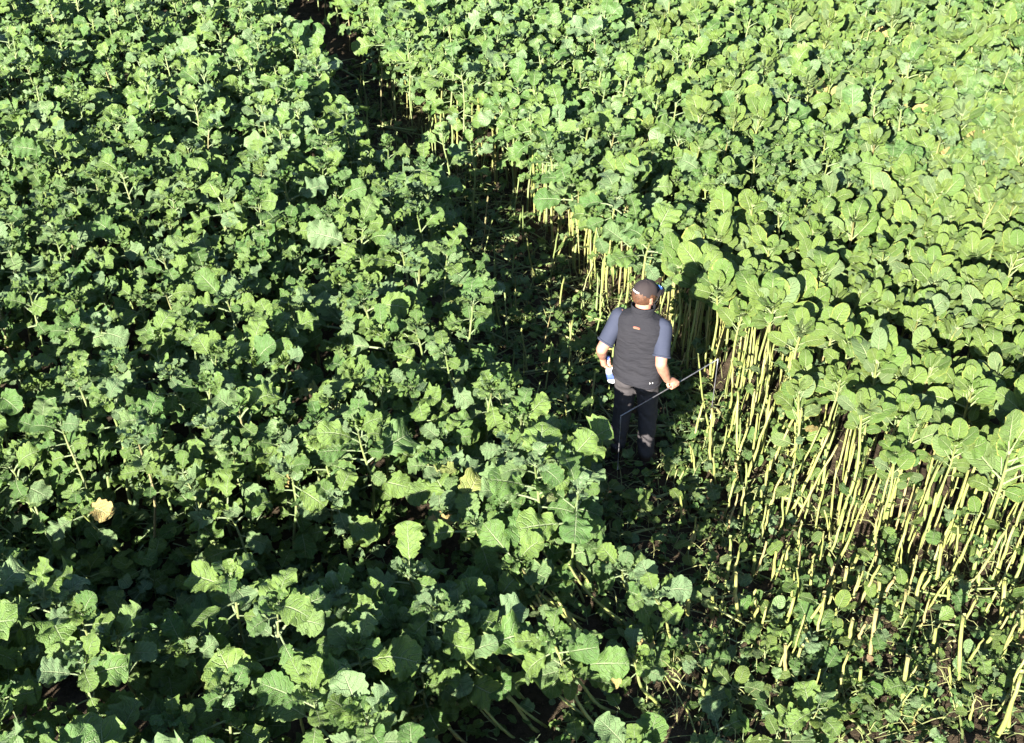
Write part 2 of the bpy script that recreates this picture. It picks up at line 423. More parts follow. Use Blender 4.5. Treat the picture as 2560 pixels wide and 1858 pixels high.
# polygon tests in plan
def inside(poly, x, y):
    c = False; j = len(poly) - 1
    for i in range(len(poly)):
        xi, yi = poly[i]; xj, yj = poly[j]
        if (yi > y) != (yj > y) and x < (xj - xi) * (y - yi) / (yj - yi) + xi: c = not c
        j = i
    return c
def dist2edge(poly, x, y):
    best = 9
    for i in range(len(poly) - 1):
        (ax, ay), (bx, by) = poly[i], poly[i + 1]
        t = max(0, min(1, ((x - ax) * (bx - ax) + (y - ay) * (by - ay)) / ((bx - ax) ** 2 + (by - ay) ** 2 + 1e-9)))
        best = min(best, math.hypot(x - ax - t * (bx - ax), y - ay - t * (by - ay)))
    return best
right_poly = rf_ + [(14, rf_[-1][1]), (14, 24), (rf_[0][0], 24)]
left_poly = lc_ + [(lc_[-1][0], 1.0), (-14, 1.0), (-14, 24), (lc_[0][0], 24)]
hollow_poly = [unproj(u, v, CROWN_Z) for u, v in [(-300, 1130), (60, 1120), (260, 1170), (420, 1180), (560, 1170), (700, 1190), (830, 1200), (980, 1220), (1040, 1300), (960, 1400), (700, 1440), (520, 1420), (420, 1460), (200, 1450), (0, 1440), (-300, 1450)]]
thin_poly = [unproj(u, v, CROWN_Z) for u, v in [(960, 1060), (1330, 1090), (1640, 1330), (1620, 1858), (1050, 1858), (1150, 1500), (900, 1330)]]
# where trampled stems lie open to view
bare_a = [unproj(u, v, 0.9) for u, v in [(1230, 1330), (1400, 1290), (1560, 1330), (1640, 1420), (1600, 1560), (1420, 1580), (1250, 1470)]]
bare_b = [unproj(u, v, 0.9) for u, v in [(1020, 1690), (1250, 1640), (1430, 1700), (1450, 1900), (1080, 1900), (960, 1790)]]
# broad-leaved variety: lower right
broad_poly = [unproj(u, v, 1.1) for u, v in [(1650, 740), (1700, 640), (1900, 560), (2080, 500), (2300, 470), (2700, 450), (3000, 900), (2800, 1500), (1800, 1400), (1700, 1000)]]
mix_poly = [unproj(u, v, 1.1) for u, v in [(1650, 760), (1500, 420), (1700, -200), (3400, -200), (3400, 900)]]

MAN = unproj(1577, 1148, 0)
MAN = Vector((MAN[0], MAN[1], 0))
rng = random.Random(2024)
def poisson(x0, x1, y0, y1, r, ok):
    cell = r / math.sqrt(2); g = {}; out = []
    tries = int((x1 - x0) * (y1 - y0) / (r * r) * 9)
    for _ in range(tries):
        x = rng.uniform(x0, x1); y = rng.uniform(y0, y1)
        i, j = int(x // cell), int(y // cell); bad = False
        for a in range(i - 2, i + 3):
            for b in range(j - 2, j + 3):
                for (px, py) in g.get((a, b), ()):
                    if (px - x) ** 2 + (py - y) ** 2 < r * r: bad = True
        if bad or not ok(x, y): continue
        g.setdefault((i, j), []).append((x, y)); out.append((x, y))
    return out
def near_frame(x, y, m=430):
    u, v, fw = proj(x, y, 0.9)
    return -m < u < 2560 + m and -m < v < 1858 + 420
specs = []     # dicts
def man_clear(x, y, r=0.42): return (x - MAN.x) ** 2 + (y - MAN.y) ** 2 > r * r

for (x, y) in poisson(-10, 9, 3.0, 21, 0.285, lambda x, y: near_frame(x, y) and inside(left_poly, x, y) and not inside(right_poly, x, y) and man_clear(x, y, 0.55)):
    hol = inside(hollow_poly, x, y); thin = inside(thin_poly, x, y)
    pu, pv, _f = proj(x, y, CROWN_Z)
    if hol and rng.random() < (0.35 if pu < 120 else 0.76): continue
    if pv > 1890 and 700 < pu < 1750 and rng.random() < 0.6: continue
    if thin and rng.random() < 0.70: continue
    if inside(bare_a, x, y) or inside(bare_b, x, y): continue
    d = dict(kind='lobed', x=x, y=y, zone='left')
    d['h'] = rng.choice((rng.uniform(0.72, 1.0), rng.uniform(1.0, 1.25))); d['lean'] = (rng.gauss(0, .06), rng.gauss(0, .06)); d['ls'] = rng.uniform(0.145, 0.235); d['nl'] = rng.randint(16, 22)
    if y < 5.3 and x < 0.2: d['ls'] *= 1.12
    if hol: d.update(h=rng.uniform(0.55, 0.85), zone='hollow', nl=rng.randint(9, 13), lean=(rng.uniform(-0.5, -0.1), rng.uniform(-0.1, 0.3)))
    if thin:
        d.update(lean=(rng.uniform(-0.75, -0.35), rng.uniform(-0.05, 0.5)), h=rng.uniform(0.95, 1.25), zone='thin', nl=rng.randint(10, 14), bare=0.45)
        d['x'] -= d['lean'][0] * 0.75; d['y'] -= d['lean'][1] * 0.75
        if not man_clear(d['x'], d['y'], 0.45) : continue
    specs.append(d)
for (x, y) in poisson(-6, 12, 4.0, 22, 0.215, lambda x, y: near_frame(x, y) and inside(right_poly, x, y) and man_clear(x, y, 0.5)):
    br = inside(broad_poly, x, y); mx = inside(mix_poly, x, y)
    kind = 'broad' if br or (mx and rng.random() < 0.45) else 'lobed'
    if mx and not br and rng.random() < 0.12: continue
    h = rng.uniform(0.92, 1.24) if br else rng.uniform(0.9, 1.27)
    ed = (rng.choice((0.35, 0.45, 0.6, 0.9)) if y > MAN.y else rng.choice((0.5, 0.8, 1.2, 1.6))) if dist2edge(rf_, x, y) < 0.55 else False
    if ed: h = rng.uniform(0.95, 1.26)
    specs.append(dict(kind=kind, x=x, y=y, zone='right', bare=ed, h=h, lean=(rng.gauss(0, .05), rng.gauss(0, .05)), ls=rng.uniform(0.125, 0.185) if kind == 'broad' else rng.uniform(0.165, 0.235), nl=rng.randint(13, 17)))
# single plants one can pick out
def special(u, v, kind, **kw):
    p = unproj(u, v, 0); specs.append(dict(kind=kind, x=p[0], y=p[1], **kw))
special(2426, 1440, 'broad', zone='lone', h=1.22, lean=(0.0, 0.02), ls=0.24, nl=11)
special(1180, 560, 'lobed', zone='lone', h=0.95, lean=(0.02, 0.02), ls=0.22, nl=7)
special(1120, 530, 'lobed', zone='lone', h=0.95, lean=(-0.03, 0.02), ls=0.24, nl=9)

for d_, p_, h_ in ((1.30, -0.12, 1.16), (1.52, 0.04, 1.20), (1.80, -0.10, 1.30), (1.70, 0.18, 1.20), (1.45, -0.40, 1.15)):
    specs.append(dict(kind='lobed', x=MAN.x - d_ * math.sin(_a) + p_ * math.cos(_a), y=MAN.y - d_ * math.cos(_a) - p_ * math.sin(_a), zone='left', h=h_, lean=(rng.gauss(0, .03), rng.gauss(0, .03)), ls=rng.uniform(0.2, 0.25), nl=15, keep=True))
LEAN = [((1545, 1480), (1400, 1310)), ((1510, 1470), (1370, 1320)), ((1475, 1580), (1330, 1440)), ((1420, 1530), (1290, 1400)), ((1370, 1640), (1240, 1500)),
        ((1368, 1825), (1150, 1630)), ((1320, 1849), (1130, 1650)), ((1070, 1793), (1030, 1650)), ((1154, 1762), (1060, 1650)), ((1559, 1774), (1430, 1660)),
        ((1662, 1754), (1580, 1640)), ((967, 1778), (860, 1690)), ((339, 1393), (190, 1270)), ((683, 1246), (560, 1150)), ((1089, 1195), (940, 1100)), ((1640, 1560), (1560, 1420)), ((1700, 1600), (1640, 1480))]
for k in range(22):
    cu, cv = rng.choice(((rng.uniform(1060, 1330), rng.uniform(1160, 1360)), (rng.uniform(850, 1220), rng.uniform(1540, 1680))))
    LEAN.append(((cu + rng.uniform(110, 200), cv + rng.uniform(120, 210)), (cu, cv)))
for (ru, rv), (cu, cv) in LEAN:
    a_ = unproj(ru, rv, 0); hz = rng.uniform(0.62, 0.85); b_ = unproj(cu, cv, hz); ln = (b_[0] - a_[0], b_[1] - a_[1])
    specs.append(dict(kind='lobed', x=a_[0], y=a_[1], zone='thin', bare=0.4, lean=ln, h=math.hypot(hz, math.hypot(*ln)), ls=rng.uniform(0.18, 0.25), nl=rng.randint(7, 11)))

def hides_person(d):
    u, v, fw = proj(d['x'] + d['lean'][0], d['y'] + d['lean'][1], d['h'])
    return 1490 < u < 1760 and 900 < v < 1260 and d['y'] < MAN.y + 0.1 and not d.get('keep')
specs = [d for d in specs if not hides_person(d)]
for d in specs:
    u, v, fw = proj(d['x'] + d['lean'][0], d['y'] + d['lean'][1], d['h'] * 0.95)
    d.setdefault('yellow', rng.choices((0, 1, 2), (0.90, 0.08, 0.02))[0]); d['fw'] = fw; d['vis'] = -70 < u < 2630 and -60 < v < 1858 + 90
def look_of(d):
    """what sets a plant apart from its neighbours, as built"""
    w = []
    if d['h'] > 1.15: w.append('tall')
    elif d['h'] < 0.9: w.append('low')
    if d['ls'] > (0.22 if d['kind'] == 'lobed' else 0.18): w.append('big-leaved')
    elif d['ls'] < (0.165 if d['kind'] == 'lobed' else 0.145): w.append('small-leaved')
    if d['yellow']: w = w[-1:]
    if d['nl'] >= (20 if d['zone'] == 'left' else 16): w.append('bushy')
    elif d['nl'] <= (17 if d['zone'] == 'left' else 13): w.append('sparse')
    if d['zone'] in ('left', 'right') and math.hypot(*d['lean']) > 0.085: w.append('tilted')
    w = w[-2:]
    if d['yellow']: w = w[-1:]
    k = ' '.join(w + (['lobed kale'] if d['kind'] == 'lobed' else ['oval-leaved kale']))
    tail = ' with two yellowing leaves' if d['yellow'] == 2 else ' with one yellowing leaf' if d['yellow'] else ''
    return k, tail
def label_for(d):
    k, y = look_of(d); z = d['zone']
    if z == 'hollow': l = k + y + ' poking out of the dark trampled hollow'
    elif z == 'thin': l = k + y + ' pushed over beside the clearing, bare stem slanting'
    elif z == 'lone' and d['kind'] == 'broad': return 'oval-leaved kale standing free before the crop edge on a long bare pale stem', None
    elif z == 'lone': l = k + y + ' with few leaves standing alone in the shaded path'
    elif z == 'right':
        e = dist2edge(rf_, d['x'], d['y'])
        if e < 0.45: l = k + y + (' at the crop edge along the shaded path' if d['y'] > MAN.y + 0.4 else ' at the crop edge above the stubble clearing')
        elif e < 1.3: l = k + y + ' a step inside the stand the person faces'
        else: l = k + y + ' deep inside the stand the person faces'
    else:
        e = dist2edge(lc_, d['x'], d['y'])
        if e < 0.45: l = k + y + ' overhanging the shaded path behind the white bottle' if d['y'] > MAN.y - 0.2 else k + y + ' overhanging the stubble clearing'
        elif inside_front(d): l = k + y + ' in the stand between dark hollow and stubble clearing'
        elif e < 1.4: l = k + y + ' a step into the wide stand beside the path'
        else: l = k + y + ' deep inside the wide stand behind the dark hollow'
    return l, l.replace(k, k + ' plants', 1)
hol_y = max(p[1] for p in hollow_poly)
def inside_front(d): return d['y'] < min(p[1] for p in hollow_poly) + 0.35
for kind, name in (('lobed', 'lobed_kale_plant'), ('broad', 'broad_leaved_kale_plant')):
    ds = sorted([d for d in specs if d['kind'] == kind], key=lambda d: (not d['vis'], d['zone'] == 'x', d['fw']))
    mg, mgs = Merge(), Merge(); nm = 0
    for i, d in enumerate(ds):
        r = random.Random(int(d['x'] * 7919) ^ int(d['y'] * 104729))
        loc = (d['x'], d['y'], soil_h(d['x'], d['y']))
        if i < 300 and d['vis']:
            lb, gp = label_for(d)
            build_plant(kind, name, loc, r, d['h'], d['lean'], d['ls'], d['nl'], lb, gp, yellow=d['yellow'], green=d['zone'] in ('left', 'hollow'), bare=d.get('bare', False))
        else:
            merge_plant(mg, mgs, kind, loc, r, d['h'], d['lean'], d['ls'], d['nl']); nm += 1
    print('PLANTS', kind, len(ds), 'visible', sum(d['vis'] for d in ds), 'merged', nm)
    if nm:
        o = mg.build('kale_crop', M[kind])
        tag(o, ('far lobed blue-green kale running on to the field edge' if kind == 'lobed' else 'far smooth-leaved bright green kale beyond the nearer plants'), 'crop', kind='stuff')
        s_ = mgs.build('stems', M['stem_green']); s_.parent = o; s_['kind'] = 'stuff'

# ------------------------------------------------------------------ trampled path and stubble clearing
path_poly = rf_ + [(rf_[-1][0], 1.0), (lc_[-1][0], 1.0)] + lc_[::-1]
clear_poly = [unproj(u, v, 0) for u, v in [(1660, 1180), (1820, 1030), (1900, 1100), (1960, 1200), (2060, 1310), (2160, 1370), (2300, 1410), (2440, 1440), (2700, 1490), (2700, 2000), (2100, 2000), (1900, 1700), (1700, 1480)]]
rs = random.Random(77)
def np_v(V): return np.array([tuple(v) for v in V], dtype=np.float32)
def stalk_obj(name, base, top, r0, r1, label, cat, group, mat='stalk', bend=0.02, leaves=0):
    """a cut kale stalk from base to top (world points)"""
    base = Vector(base); ax = Vector(top) - base; n = 9
    sx, sy = rs.uniform(-bend, bend), rs.uniform(-bend, bend)
    path = [ax * (k / (n - 1)) + Vector((sx, sy, 0)) * math.sin(math.pi * k / (n - 1)) + Vector((rs.gauss(0, .0028), rs.gauss(0, .0028), 0)) for k in range(n)]
    rad = [(r0 + (r1 - r0) * k / (n - 1)) * rs.uniform(0.84, 1.18) for k in range(n)]
    V, Fc = tube(path, rad, 8)
    V[-1] = V[-1] + ax.normalized() * rs.uniform(-0.012, 0.015)        # ragged break
    for q in range(8): V[(n - 1) * 8 + q] = V[(n - 1) * 8 + q] + ax.normalized() * rs.uniform(-0.012, 0.012)
    o = link_obj(name, mesh_np(name, np_v(V), [list(f) for f in Fc], M[mat])); o.location = base
    tag(o, label, cat, group)
    for _ in range(leaves):
        k = rs.randint(1, n - 2); kind = rs.choice(('broad', 'lobed'))
        c = link_obj('leaf', rs.choice(LEAF[kind])[0], o)
        c.matrix_local = Matrix.Translation(path[k]) @ Matrix.Rotation(rs.uniform(0, 6.28), 4, 'Z') @ Matrix.Rotation(rs.uniform(-0.2, 0.9), 4, 'X') @ Matrix.Scale(rs.uniform(0.06, 0.15), 4)
    return o
def two_pix(b, t):
    """foot pixel on the soil, tip pixel on the upright plane through the foot"""
    x, y = unproj(*b, 0); a = (t[0] - 1280) / F; bb = (929 - t[1]) / F
    dy = math.cos(_d) + bb * math.sin(_d); dz = -math.sin(_d) + bb * math.cos(_d); k = y / dy
    return (x, y, soil_h(x, y) - 0.03), (a * k, y + rs.uniform(-.04, .04), CAM_H + dz * k)
STUBS = [((290, 440), (335, 130)), ((410, 700), (365, 340)), ((495, 780), (520, 590)), ((210, 630), (205, 460)), ((710, 720), (760, 525)), ((830, 840), (828, 700)), ((865, 930), (838, 790)), ((480, 380), (492, 230)), ((610, 380), (630, 200)), ((715, 340), (712, 170)), ((895, 690), (950, 470)), ((1010, 570), (1015, 430)), ((1070, 560), (1100, 300)), ((955, 920), (1000, 760)), ((1100, 900), (1140, 660)), ((1260, 910), (1300, 600)), ((1300, 570), (1320, 380)), ((1430, 670), (1440, 520)), ((1540, 620), (1620, 340)), ((1480, 490), (1495, 380)), ((1660, 440), (1735, 170)), ((1740, 590), (1760, 410)), ((1850, 1060), (1865, 600)), ((1695, 900), (1698, 735)), ((2000, 880), (2060, 740)), ((2110, 680), (2150, 410)), ((2090, 400), (2200, 30)), ((2260, 760), (2240, 580)), ((1470, 1260), (1500, 880)), ((700, 1060), (705, 850)), ((1190, 1110), (1190, 970)), ((155, 1200), (165, 1000)), ((2080, 1460), (2250, 1000)), ((50, 660), (55, 460)), ((1450, 350), (1530, 245)), ((2180, 1380), (2200, 1200)), ((1960, 470), (1975, 360)), ((1120, 440), (1180, 250))]
def stub_label(h, lv):
    k = 'knee-high' if h > 0.42 else 'shin-high' if h > 0.25 else 'ankle-high'
    return k + ' broken pale kale stalk' + (' sprouting small leaves' if lv else '')
nst = 0
for b, t in STUBS:
    p, q = two_pix((1700 + b[0] / 2.637, 1300 + b[1] / 2.637), (1700 + t[0] / 2.637, 1300 + t[1] / 2.637))
    lv = rs.choice((0, 0, 2)); l = stub_label(q[2], lv) + ' standing out in the stubble clearing'
    stalk_obj('kale_stalk', p, q, rs.uniform(.013, .017), rs.uniform(.010, .014), l, 'stalk', l.replace('stalk', 'stalks', 1), leaves=lv); nst += 1
p, q = two_pix((1776, 1172), (1779, 1011)); stalk_obj('kale_stalk', p, q, .013, .009, 'thin straight yellow kale stalk beside the person boot', 'stalk', None); nst += 1
used = []
for _ in range(4000):
    if nst >= 190: break
    x, y = rs.uniform(0.8, 6.5), rs.uniform(3.6, 8.5)
    if not inside(clear_poly, x, y) or not man_clear(x, y, 0.5): continue
    e = dist2edge(rf_, x, y)
    if rs.random() > math.exp(-e / 0.55) + 0.05: continue
    if any((x - a) ** 2 + (y - b) ** 2 < 0.075 ** 2 for a, b in used): continue
    used.append((x, y))
    h = rs.uniform(0.18, 0.5) if e > 0.35 else rs.uniform(0.3, 0.9)
    lv = rs.choice((0, 0, 3, 4)); lx, ly = rs.gauss(0.02, .06) * h * 2, rs.gauss(0, .05) * h * 2
    l = stub_label(h, lv) + (' in the stubble close under the crop edge' if e < 0.6 else ' in the open stubble clearing')
    stalk_obj('kale_stalk', (x, y, soil_h(x, y) - 0.03), (x + lx, y + ly, h), rs.uniform(.006, .0135), rs.uniform(.005, .010), l, 'stalk', l.replace('stalk', 'stalks', 1), leaves=lv); nst += 1
# bare stalks standing among the edge plants of the stand
for _ in range(2500):
    if nst >= 365: break
    k = rs.randrange(3, len(rf_) - 2); t = rs.random(); a, b = rf_[k], rf_[k + 1]
    x = a[0] + (b[0] - a[0]) * t + rs.uniform(0.0, 0.45); y = a[1] + (b[1] - a[1]) * t + rs.uniform(0.0, 0.45)
    if not inside(right_poly, x, y) or not man_clear(x, y, .5): continue
    if any((x - a_) ** 2 + (y - b_) ** 2 < 0.07 ** 2 for a_, b_ in used): continue
    used.append((x, y)); h = rs.uniform(0.6, 1.02)
    l = ('waist-high' if h > 0.8 else 'thigh-high') + ' leafless pale kale stalk inside the crop edge ' + ('along the shaded path' if y > MAN.y + 0.4 else 'above the clearing')
    stalk_obj('bare_kale_stalk', (x, y, soil_h(x, y) - 0.03), (x + rs.gauss(0, .03), y + rs.gauss(0, .03), h), rs.uniform(.006, .0115), rs.uniform(.005, .009), l, 'stalk', l.replace('stalk', 'stalks', 1), leaves=rs.choice((0, 2, 4))); nst += 1

for k in range(20):                       # leafless stems pushed over beside the clearing
    if k % 2: ru, rv, du, dv = rs.uniform(1350, 1640), rs.uniform(1440, 1640), rs.uniform(-230, -110), rs.uniform(-230, -120)
    else: ru, rv, du, dv = rs.uniform(1080, 1520), rs.uniform(1720, 1860), rs.uniform(-210, -60), rs.uniform(-190, -110)
    a_ = unproj(ru, rv, 0); hz = rs.uniform(0.5, 0.85); b_ = unproj(ru + du, rv + dv, hz)
    th = rs.uniform(.0075, .013); l = ('thick' if th > .0112 else 'thin' if th < .0092 else 'middling') + ' leafless kale stem slanting over ' + ('beside the hollow and front stand' if k % 2 == 0 else 'in the opening below the person')
    stalk_obj('slanting_kale_stem', (a_[0], a_[1], -0.03), (b_[0], b_[1], hz), th, th * 0.7, l, 'stalk', l.replace('stem', 'stems', 1), mat=rs.choice(('stalk', 'stem')), bend=0.07, leaves=rs.choice((0, 2, 4)))
nin = 0
for _ in range(3000):
    if nin >= 85: break
    x, y = rs.uniform(-3, 3.5), rs.uniform(5.5, 15)
    if not inside(path_poly, x, y) or not man_clear(x, y, 0.5): continue
    u, v, fw = proj(x, y, 0)
    if v > 1200 or v < 0 or (1480 < u < 1760 and v > 1000): continue
    h = rs.uniform(0.2, 0.75); lv = rs.choice((0, 0, 3))
    l = stub_label(h, lv) + ' standing in the shaded path'
    stalk_obj('path_kale_stalk', (x, y, soil_h(x, y) - 0.03), (x + rs.gauss(0, .09), y + rs.gauss(0, .09), h), rs.uniform(.006, .012), rs.uniform(.005, .009), l, 'stalk', l.replace('stalk', 'stalks', 1), mat=rs.choice(('stem', 'stem_green')), leaves=lv); nin += 1
# fallen stalks
nf = 0
for _ in range(6000):
    if nf >= 230: break
    x, y = rs.uniform(-4, 6), rs.uniform(3.4, 16)
    hol = inside(hollow_poly, x, y)
    if not (inside(path_poly, x, y) or (hol and rs.random() < 0.7)) or not man_clear(x, y, 0.22): continue
    u, v, fw = proj(x, y, 0)
    if not (-50 < u < 2650 and -30 < v < 1950): continue
    if v > 1230 and not hol and rs.random() < 0.6: continue
    L = rs.uniform(0.3, 0.95) * (0.7 if v > 1230 else 1.0); az = rs.choice((rs.gauss(0.1, 0.35), rs.gauss(2.5, 0.4), rs.uniform(0, 3.14)))
    z0 = soil_h(x, y) + rs.uniform(0.01, 0.07); z1 = z0 + abs(rs.gauss(0, 0.06))
    dx, dy = math.cos(az) * L, math.sin(az) * L
    onp = v < 1230
    sz = 'long' if L > 0.75 else 'short' if L < 0.5 else 'flattened'
    th = rs.uniform(.006, .014)
    l = sz + (' thin' if th < .009 else ' thick' if th > .012 else '') + ' kale stalk lying on the soil ' + ('in the dark hollow' if hol else 'in the shaded path' if onp else 'between the clearing stubble')
    stalk_obj('fallen_kale_stalk', (x - dx / 2, y - dy / 2, z0), (x + dx / 2, y + dy / 2, z1), th, th * 0.8, l, 'stalk', l.replace('stalk', 'stalks', 1), mat=rs.choice(('stem', 'stem_green', 'stem_green')), bend=0.06); nf += 1

# small regrowth
def shoot(x, y, h, nl, ls, label, group, kind='lobed', name='kale_shoot', elev=(0.1, 0.9)):
    root = bpy.data.objects.new(name, None); COL.objects.link(root); root.location = (x, y, soil_h(x, y)); tag(root, label, 'seedling', group)
    lx, ly = rs.gauss(0, .05), rs.gauss(0, .05); n = 5
    path = [Vector((lx * (k / 4) ** 1.5, ly * (k / 4) ** 1.5, h * k / 4 - 0.03 * (k == 0))) for k in range(n)]
    V, Fc = tube(path, [0.008 * (1.1 - 0.12 * k) * (0.6 + h * 0.5) for k in range(n)], 6)
    link_obj('stem', mesh_np('shoot_stem', np_v(V), [list(f) for f in Fc], M['stem']), root)
    ph = rs.uniform(0, 6.28)
    for i in range(nl):
        ph += 2.4 + rs.uniform(-.4, .4); t = 0.45 + 0.55 * i / max(1, nl - 1)
        kk = min(3, int(t * 4)); pt = path[kk].lerp(path[kk + 1], t * 4 - kk)
        c = link_obj('leaf', rs.choice(LEAF[kind])[0], root)
        c.matrix_local = Matrix.Translation(pt) @ Matrix.Rotation(ph, 4, 'Z') @ Matrix.Rotation(rs.uniform(*elev), 4, 'X') @ Matrix.Scale(ls * rs.uniform(0.7, 1.2), 4)
for (u, v, cu, cv, nl, ls) in [(1290, 800, 1293, 680, 6, .11), (1356, 900, 1362, 785, 7, .10), (1395, 960, 1405, 880, 8, .13), (1420, 1080, 1412, 965, 9, .15), (1310, 960, 1300, 870, 6, .09), (1470, 1200, 1462, 1130, 7, .17), (1520, 1130, 1515, 1090, 6, .10), (2230, 1800, 2150, 1710, 8, .13), (2010, 1850, 2000, 1770, 9, .17), (1770, 1700, 1765, 1600, 8, .11), (1730, 1180, 1735, 1140, 7, .12), (1905, 1150, 1890, 1090, 8, .14)]:
    p, q = two_pix((u, v), (cu, cv)); h = max(0.12, q[2])
    l = ('tall' if h > 0.5 else 'short') + ' thin kale shoot with ' + ('large' if ls > .125 else 'small') + ' leaves ' + ('standing in the shaded path' if v < 1000 else 'growing by the person boots' if u < 1950 and v < 1250 else 'growing in the shaded clearing floor')
    shoot(p[0], p[1], h, nl, ls, l, l.replace('shoot', 'shoots', 1))
n_s = 0
for _ in range(4000):
    if n_s >= 299: break
    x, y = rs.uniform(-4, 6.3), rs.uniform(3.5, 13); hol = inside(hollow_poly, x, y)
    if not (hol or inside(path_poly, x, y)) or not man_clear(x, y, 0.3): continue
    u, v, fw = proj(x, y, 0)
    if not (0 < u < 2600 and 0 < v < 1900): continue
    if n_s < 70 and not hol: continue
    if y > MAN.y + 0.3 and not hol and rs.random() < 0.6: continue
    h = rs.uniform(0.05, 0.22); big = hol or (v > 1500 and u < 2100)
    ls = rs.uniform(0.05, 0.11) * (1.7 if big and rs.random() < .6 else 1.0)
    w = ('large' if ls > 0.11 else 'tiny' if ls < 0.07 else 'small') + (' upright' if h > 0.15 else ' flat' if h < 0.09 else ''); kd = rs.choice(('lobed', 'broad'))
    l = w + (' lobed' if kd == 'lobed' else ' oval-leaved') + ' kale regrowth ' + ('on the dark hollow floor' if hol else 'on the shaded path floor' if v < 1000 else 'around the person boots' if math.hypot(x - MAN.x, y - MAN.y) < 0.9 else 'close under the crop edge' if dist2edge(rf_, x, y) < 0.5 else 'out between the stubble stalks')
    shoot(x, y, h, rs.randint(5, 8), ls, l, l, kd, 'kale_regrowth'); n_s += 1

# litter: dead leaves and straw nobody could count
under_poly = [unproj(u, v, 0) for u, v in [(-150, 1060), (700, 1090), (1000, 1200), (1000, 1420), (-150, 1420)]]
def trampled():
    mg = Merge()
    for _ in range(18000):
        x, y = rs.uniform(-5, 6.5), rs.uniform(3.4, 16)
        hl = inside(hollow_poly, x, y) or inside(under_poly, x, y)
        if not (inside(path_poly, x, y) or hl or inside(bare_a, x, y) or inside(bare_b, x, y) or inside(thin_poly, x, y)): continue
        kind = rs.choice(('lobed', 'lobed', 'broad')); v, f, uv = rs.choice(LEAF[kind])[1]
        m = Matrix.Translation((x, y, soil_h(x, y) + rs.uniform(0.015, 0.14))) @ Matrix.Rotation(rs.uniform(0, 6.28), 4, 'Z') @ Matrix.Rotation(rs.uniform(-0.3, 0.9), 4, 'X') @ Matrix.Rotation(rs.uniform(-0.6, 0.6), 4, 'Y') @ Matrix.Scale(rs.uniform(0.08, 0.20) if hl else rs.uniform(0.03, 0.13), 4)
        mg.add(apply_m(v, m), f, uv, rs.random())
    o = mg.build('trampled_leaves', M['lobed'])
    tag(o, 'small trampled green leaves matted over the path and clearing floor', 'leaf litter', kind='stuff')
trampled()
def litter():
    V = []; Fc = []; n = 0
    for _ in range(9000):
        x, y = rs.uniform(-3, 6.5), rs.uniform(3.4, 15)
        if not inside(path_poly, x, y) and not (inside(right_poly, x, y) and dist2edge(rf_, x, y) < 0.6): continue
        L = rs.uniform(0.06, 0.45) * (0.5 + rs.random()); az = rs.uniform(0, 6.28); cv = rs.uniform(-0.6, 0.6); w = rs.uniform(0.0015, 0.004)
        z = soil_h(x, y) + rs.uniform(0.005, 0.04); up = rs.uniform(0, 0.14)
        p = Vector((x, y, z)); m = 5; base = n
        for k in range(m + 1):
            a = az + cv * k / m; t = Vector((math.cos(a), math.sin(a), 0)); sd = Vector((-t.y, t.x, 0)) * w
            q = p + Vector((0, 0, up * math.sin(math.pi * k / m)))
            V += [q - sd, q + Vector((0, 0, w)), q + sd]; p = p + t * (L / m)
            if k < m:
                i = base + 3 * k; Fc += [(i, i + 1, i + 4, i + 3), (i + 1, i + 2, i + 5, i + 4)]
        n += 3 * (m + 1)
    o = link_obj('straw_litter', mesh_np('straw_litter', np_v(V), np.array(Fc, dtype=np.int32), M['straw']))
    tag(o, 'thin straw and stem litter scattered over the trampled soil', 'litter', kind='stuff')
litter()
nd = 0
for _ in range(900):
    if nd >= 34: break
    x, y = rs.uniform(-1, 6), rs.uniform(3.6, 11)
    if not (inside(path_poly, x, y) or (inside(right_poly, x, y) and dist2edge(rf_, x, y) < 0.4)) or not man_clear(x, y, .3): continue
    kind = rs.choice(('lobed', 'broad')); i = rs.randrange(len(LEAF[kind])); me = LEAF[kind][i][0]
    dk = ('dry_' + kind, i % 6)
    if dk not in YELLOW:
        c = LEAF[kind][i][0].copy(); c.materials.clear(); c.materials.append(M['dry']); YELLOW[dk] = c
    dry = rs.random() < 0.6
    s_ = rs.uniform(0.08, 0.17)
    o = link_obj('fallen_leaf', YELLOW[dk] if dry else YELLOW[kind][i % 8])
    o.matrix_world = Matrix.Translation((x, y, soil_h(x, y) + 0.03)) @ Matrix.Rotation(rs.uniform(0, 6.28), 4, 'Z') @ Matrix.Rotation(rs.uniform(-.15, .35), 4, 'X') @ Matrix.Scale(s_, 4)
    l = ('dry brown' if dry else 'yellow') + (' large' if s_ > .13 else ' small' if s_ < .105 else '') + ' kale leaf lying on the soil ' + ('of the shaded path' if y > MAN.y else 'of the stubble clearing')
    tag(o, l, 'leaf', l.replace('leaf', 'leaves', 1)); nd += 1

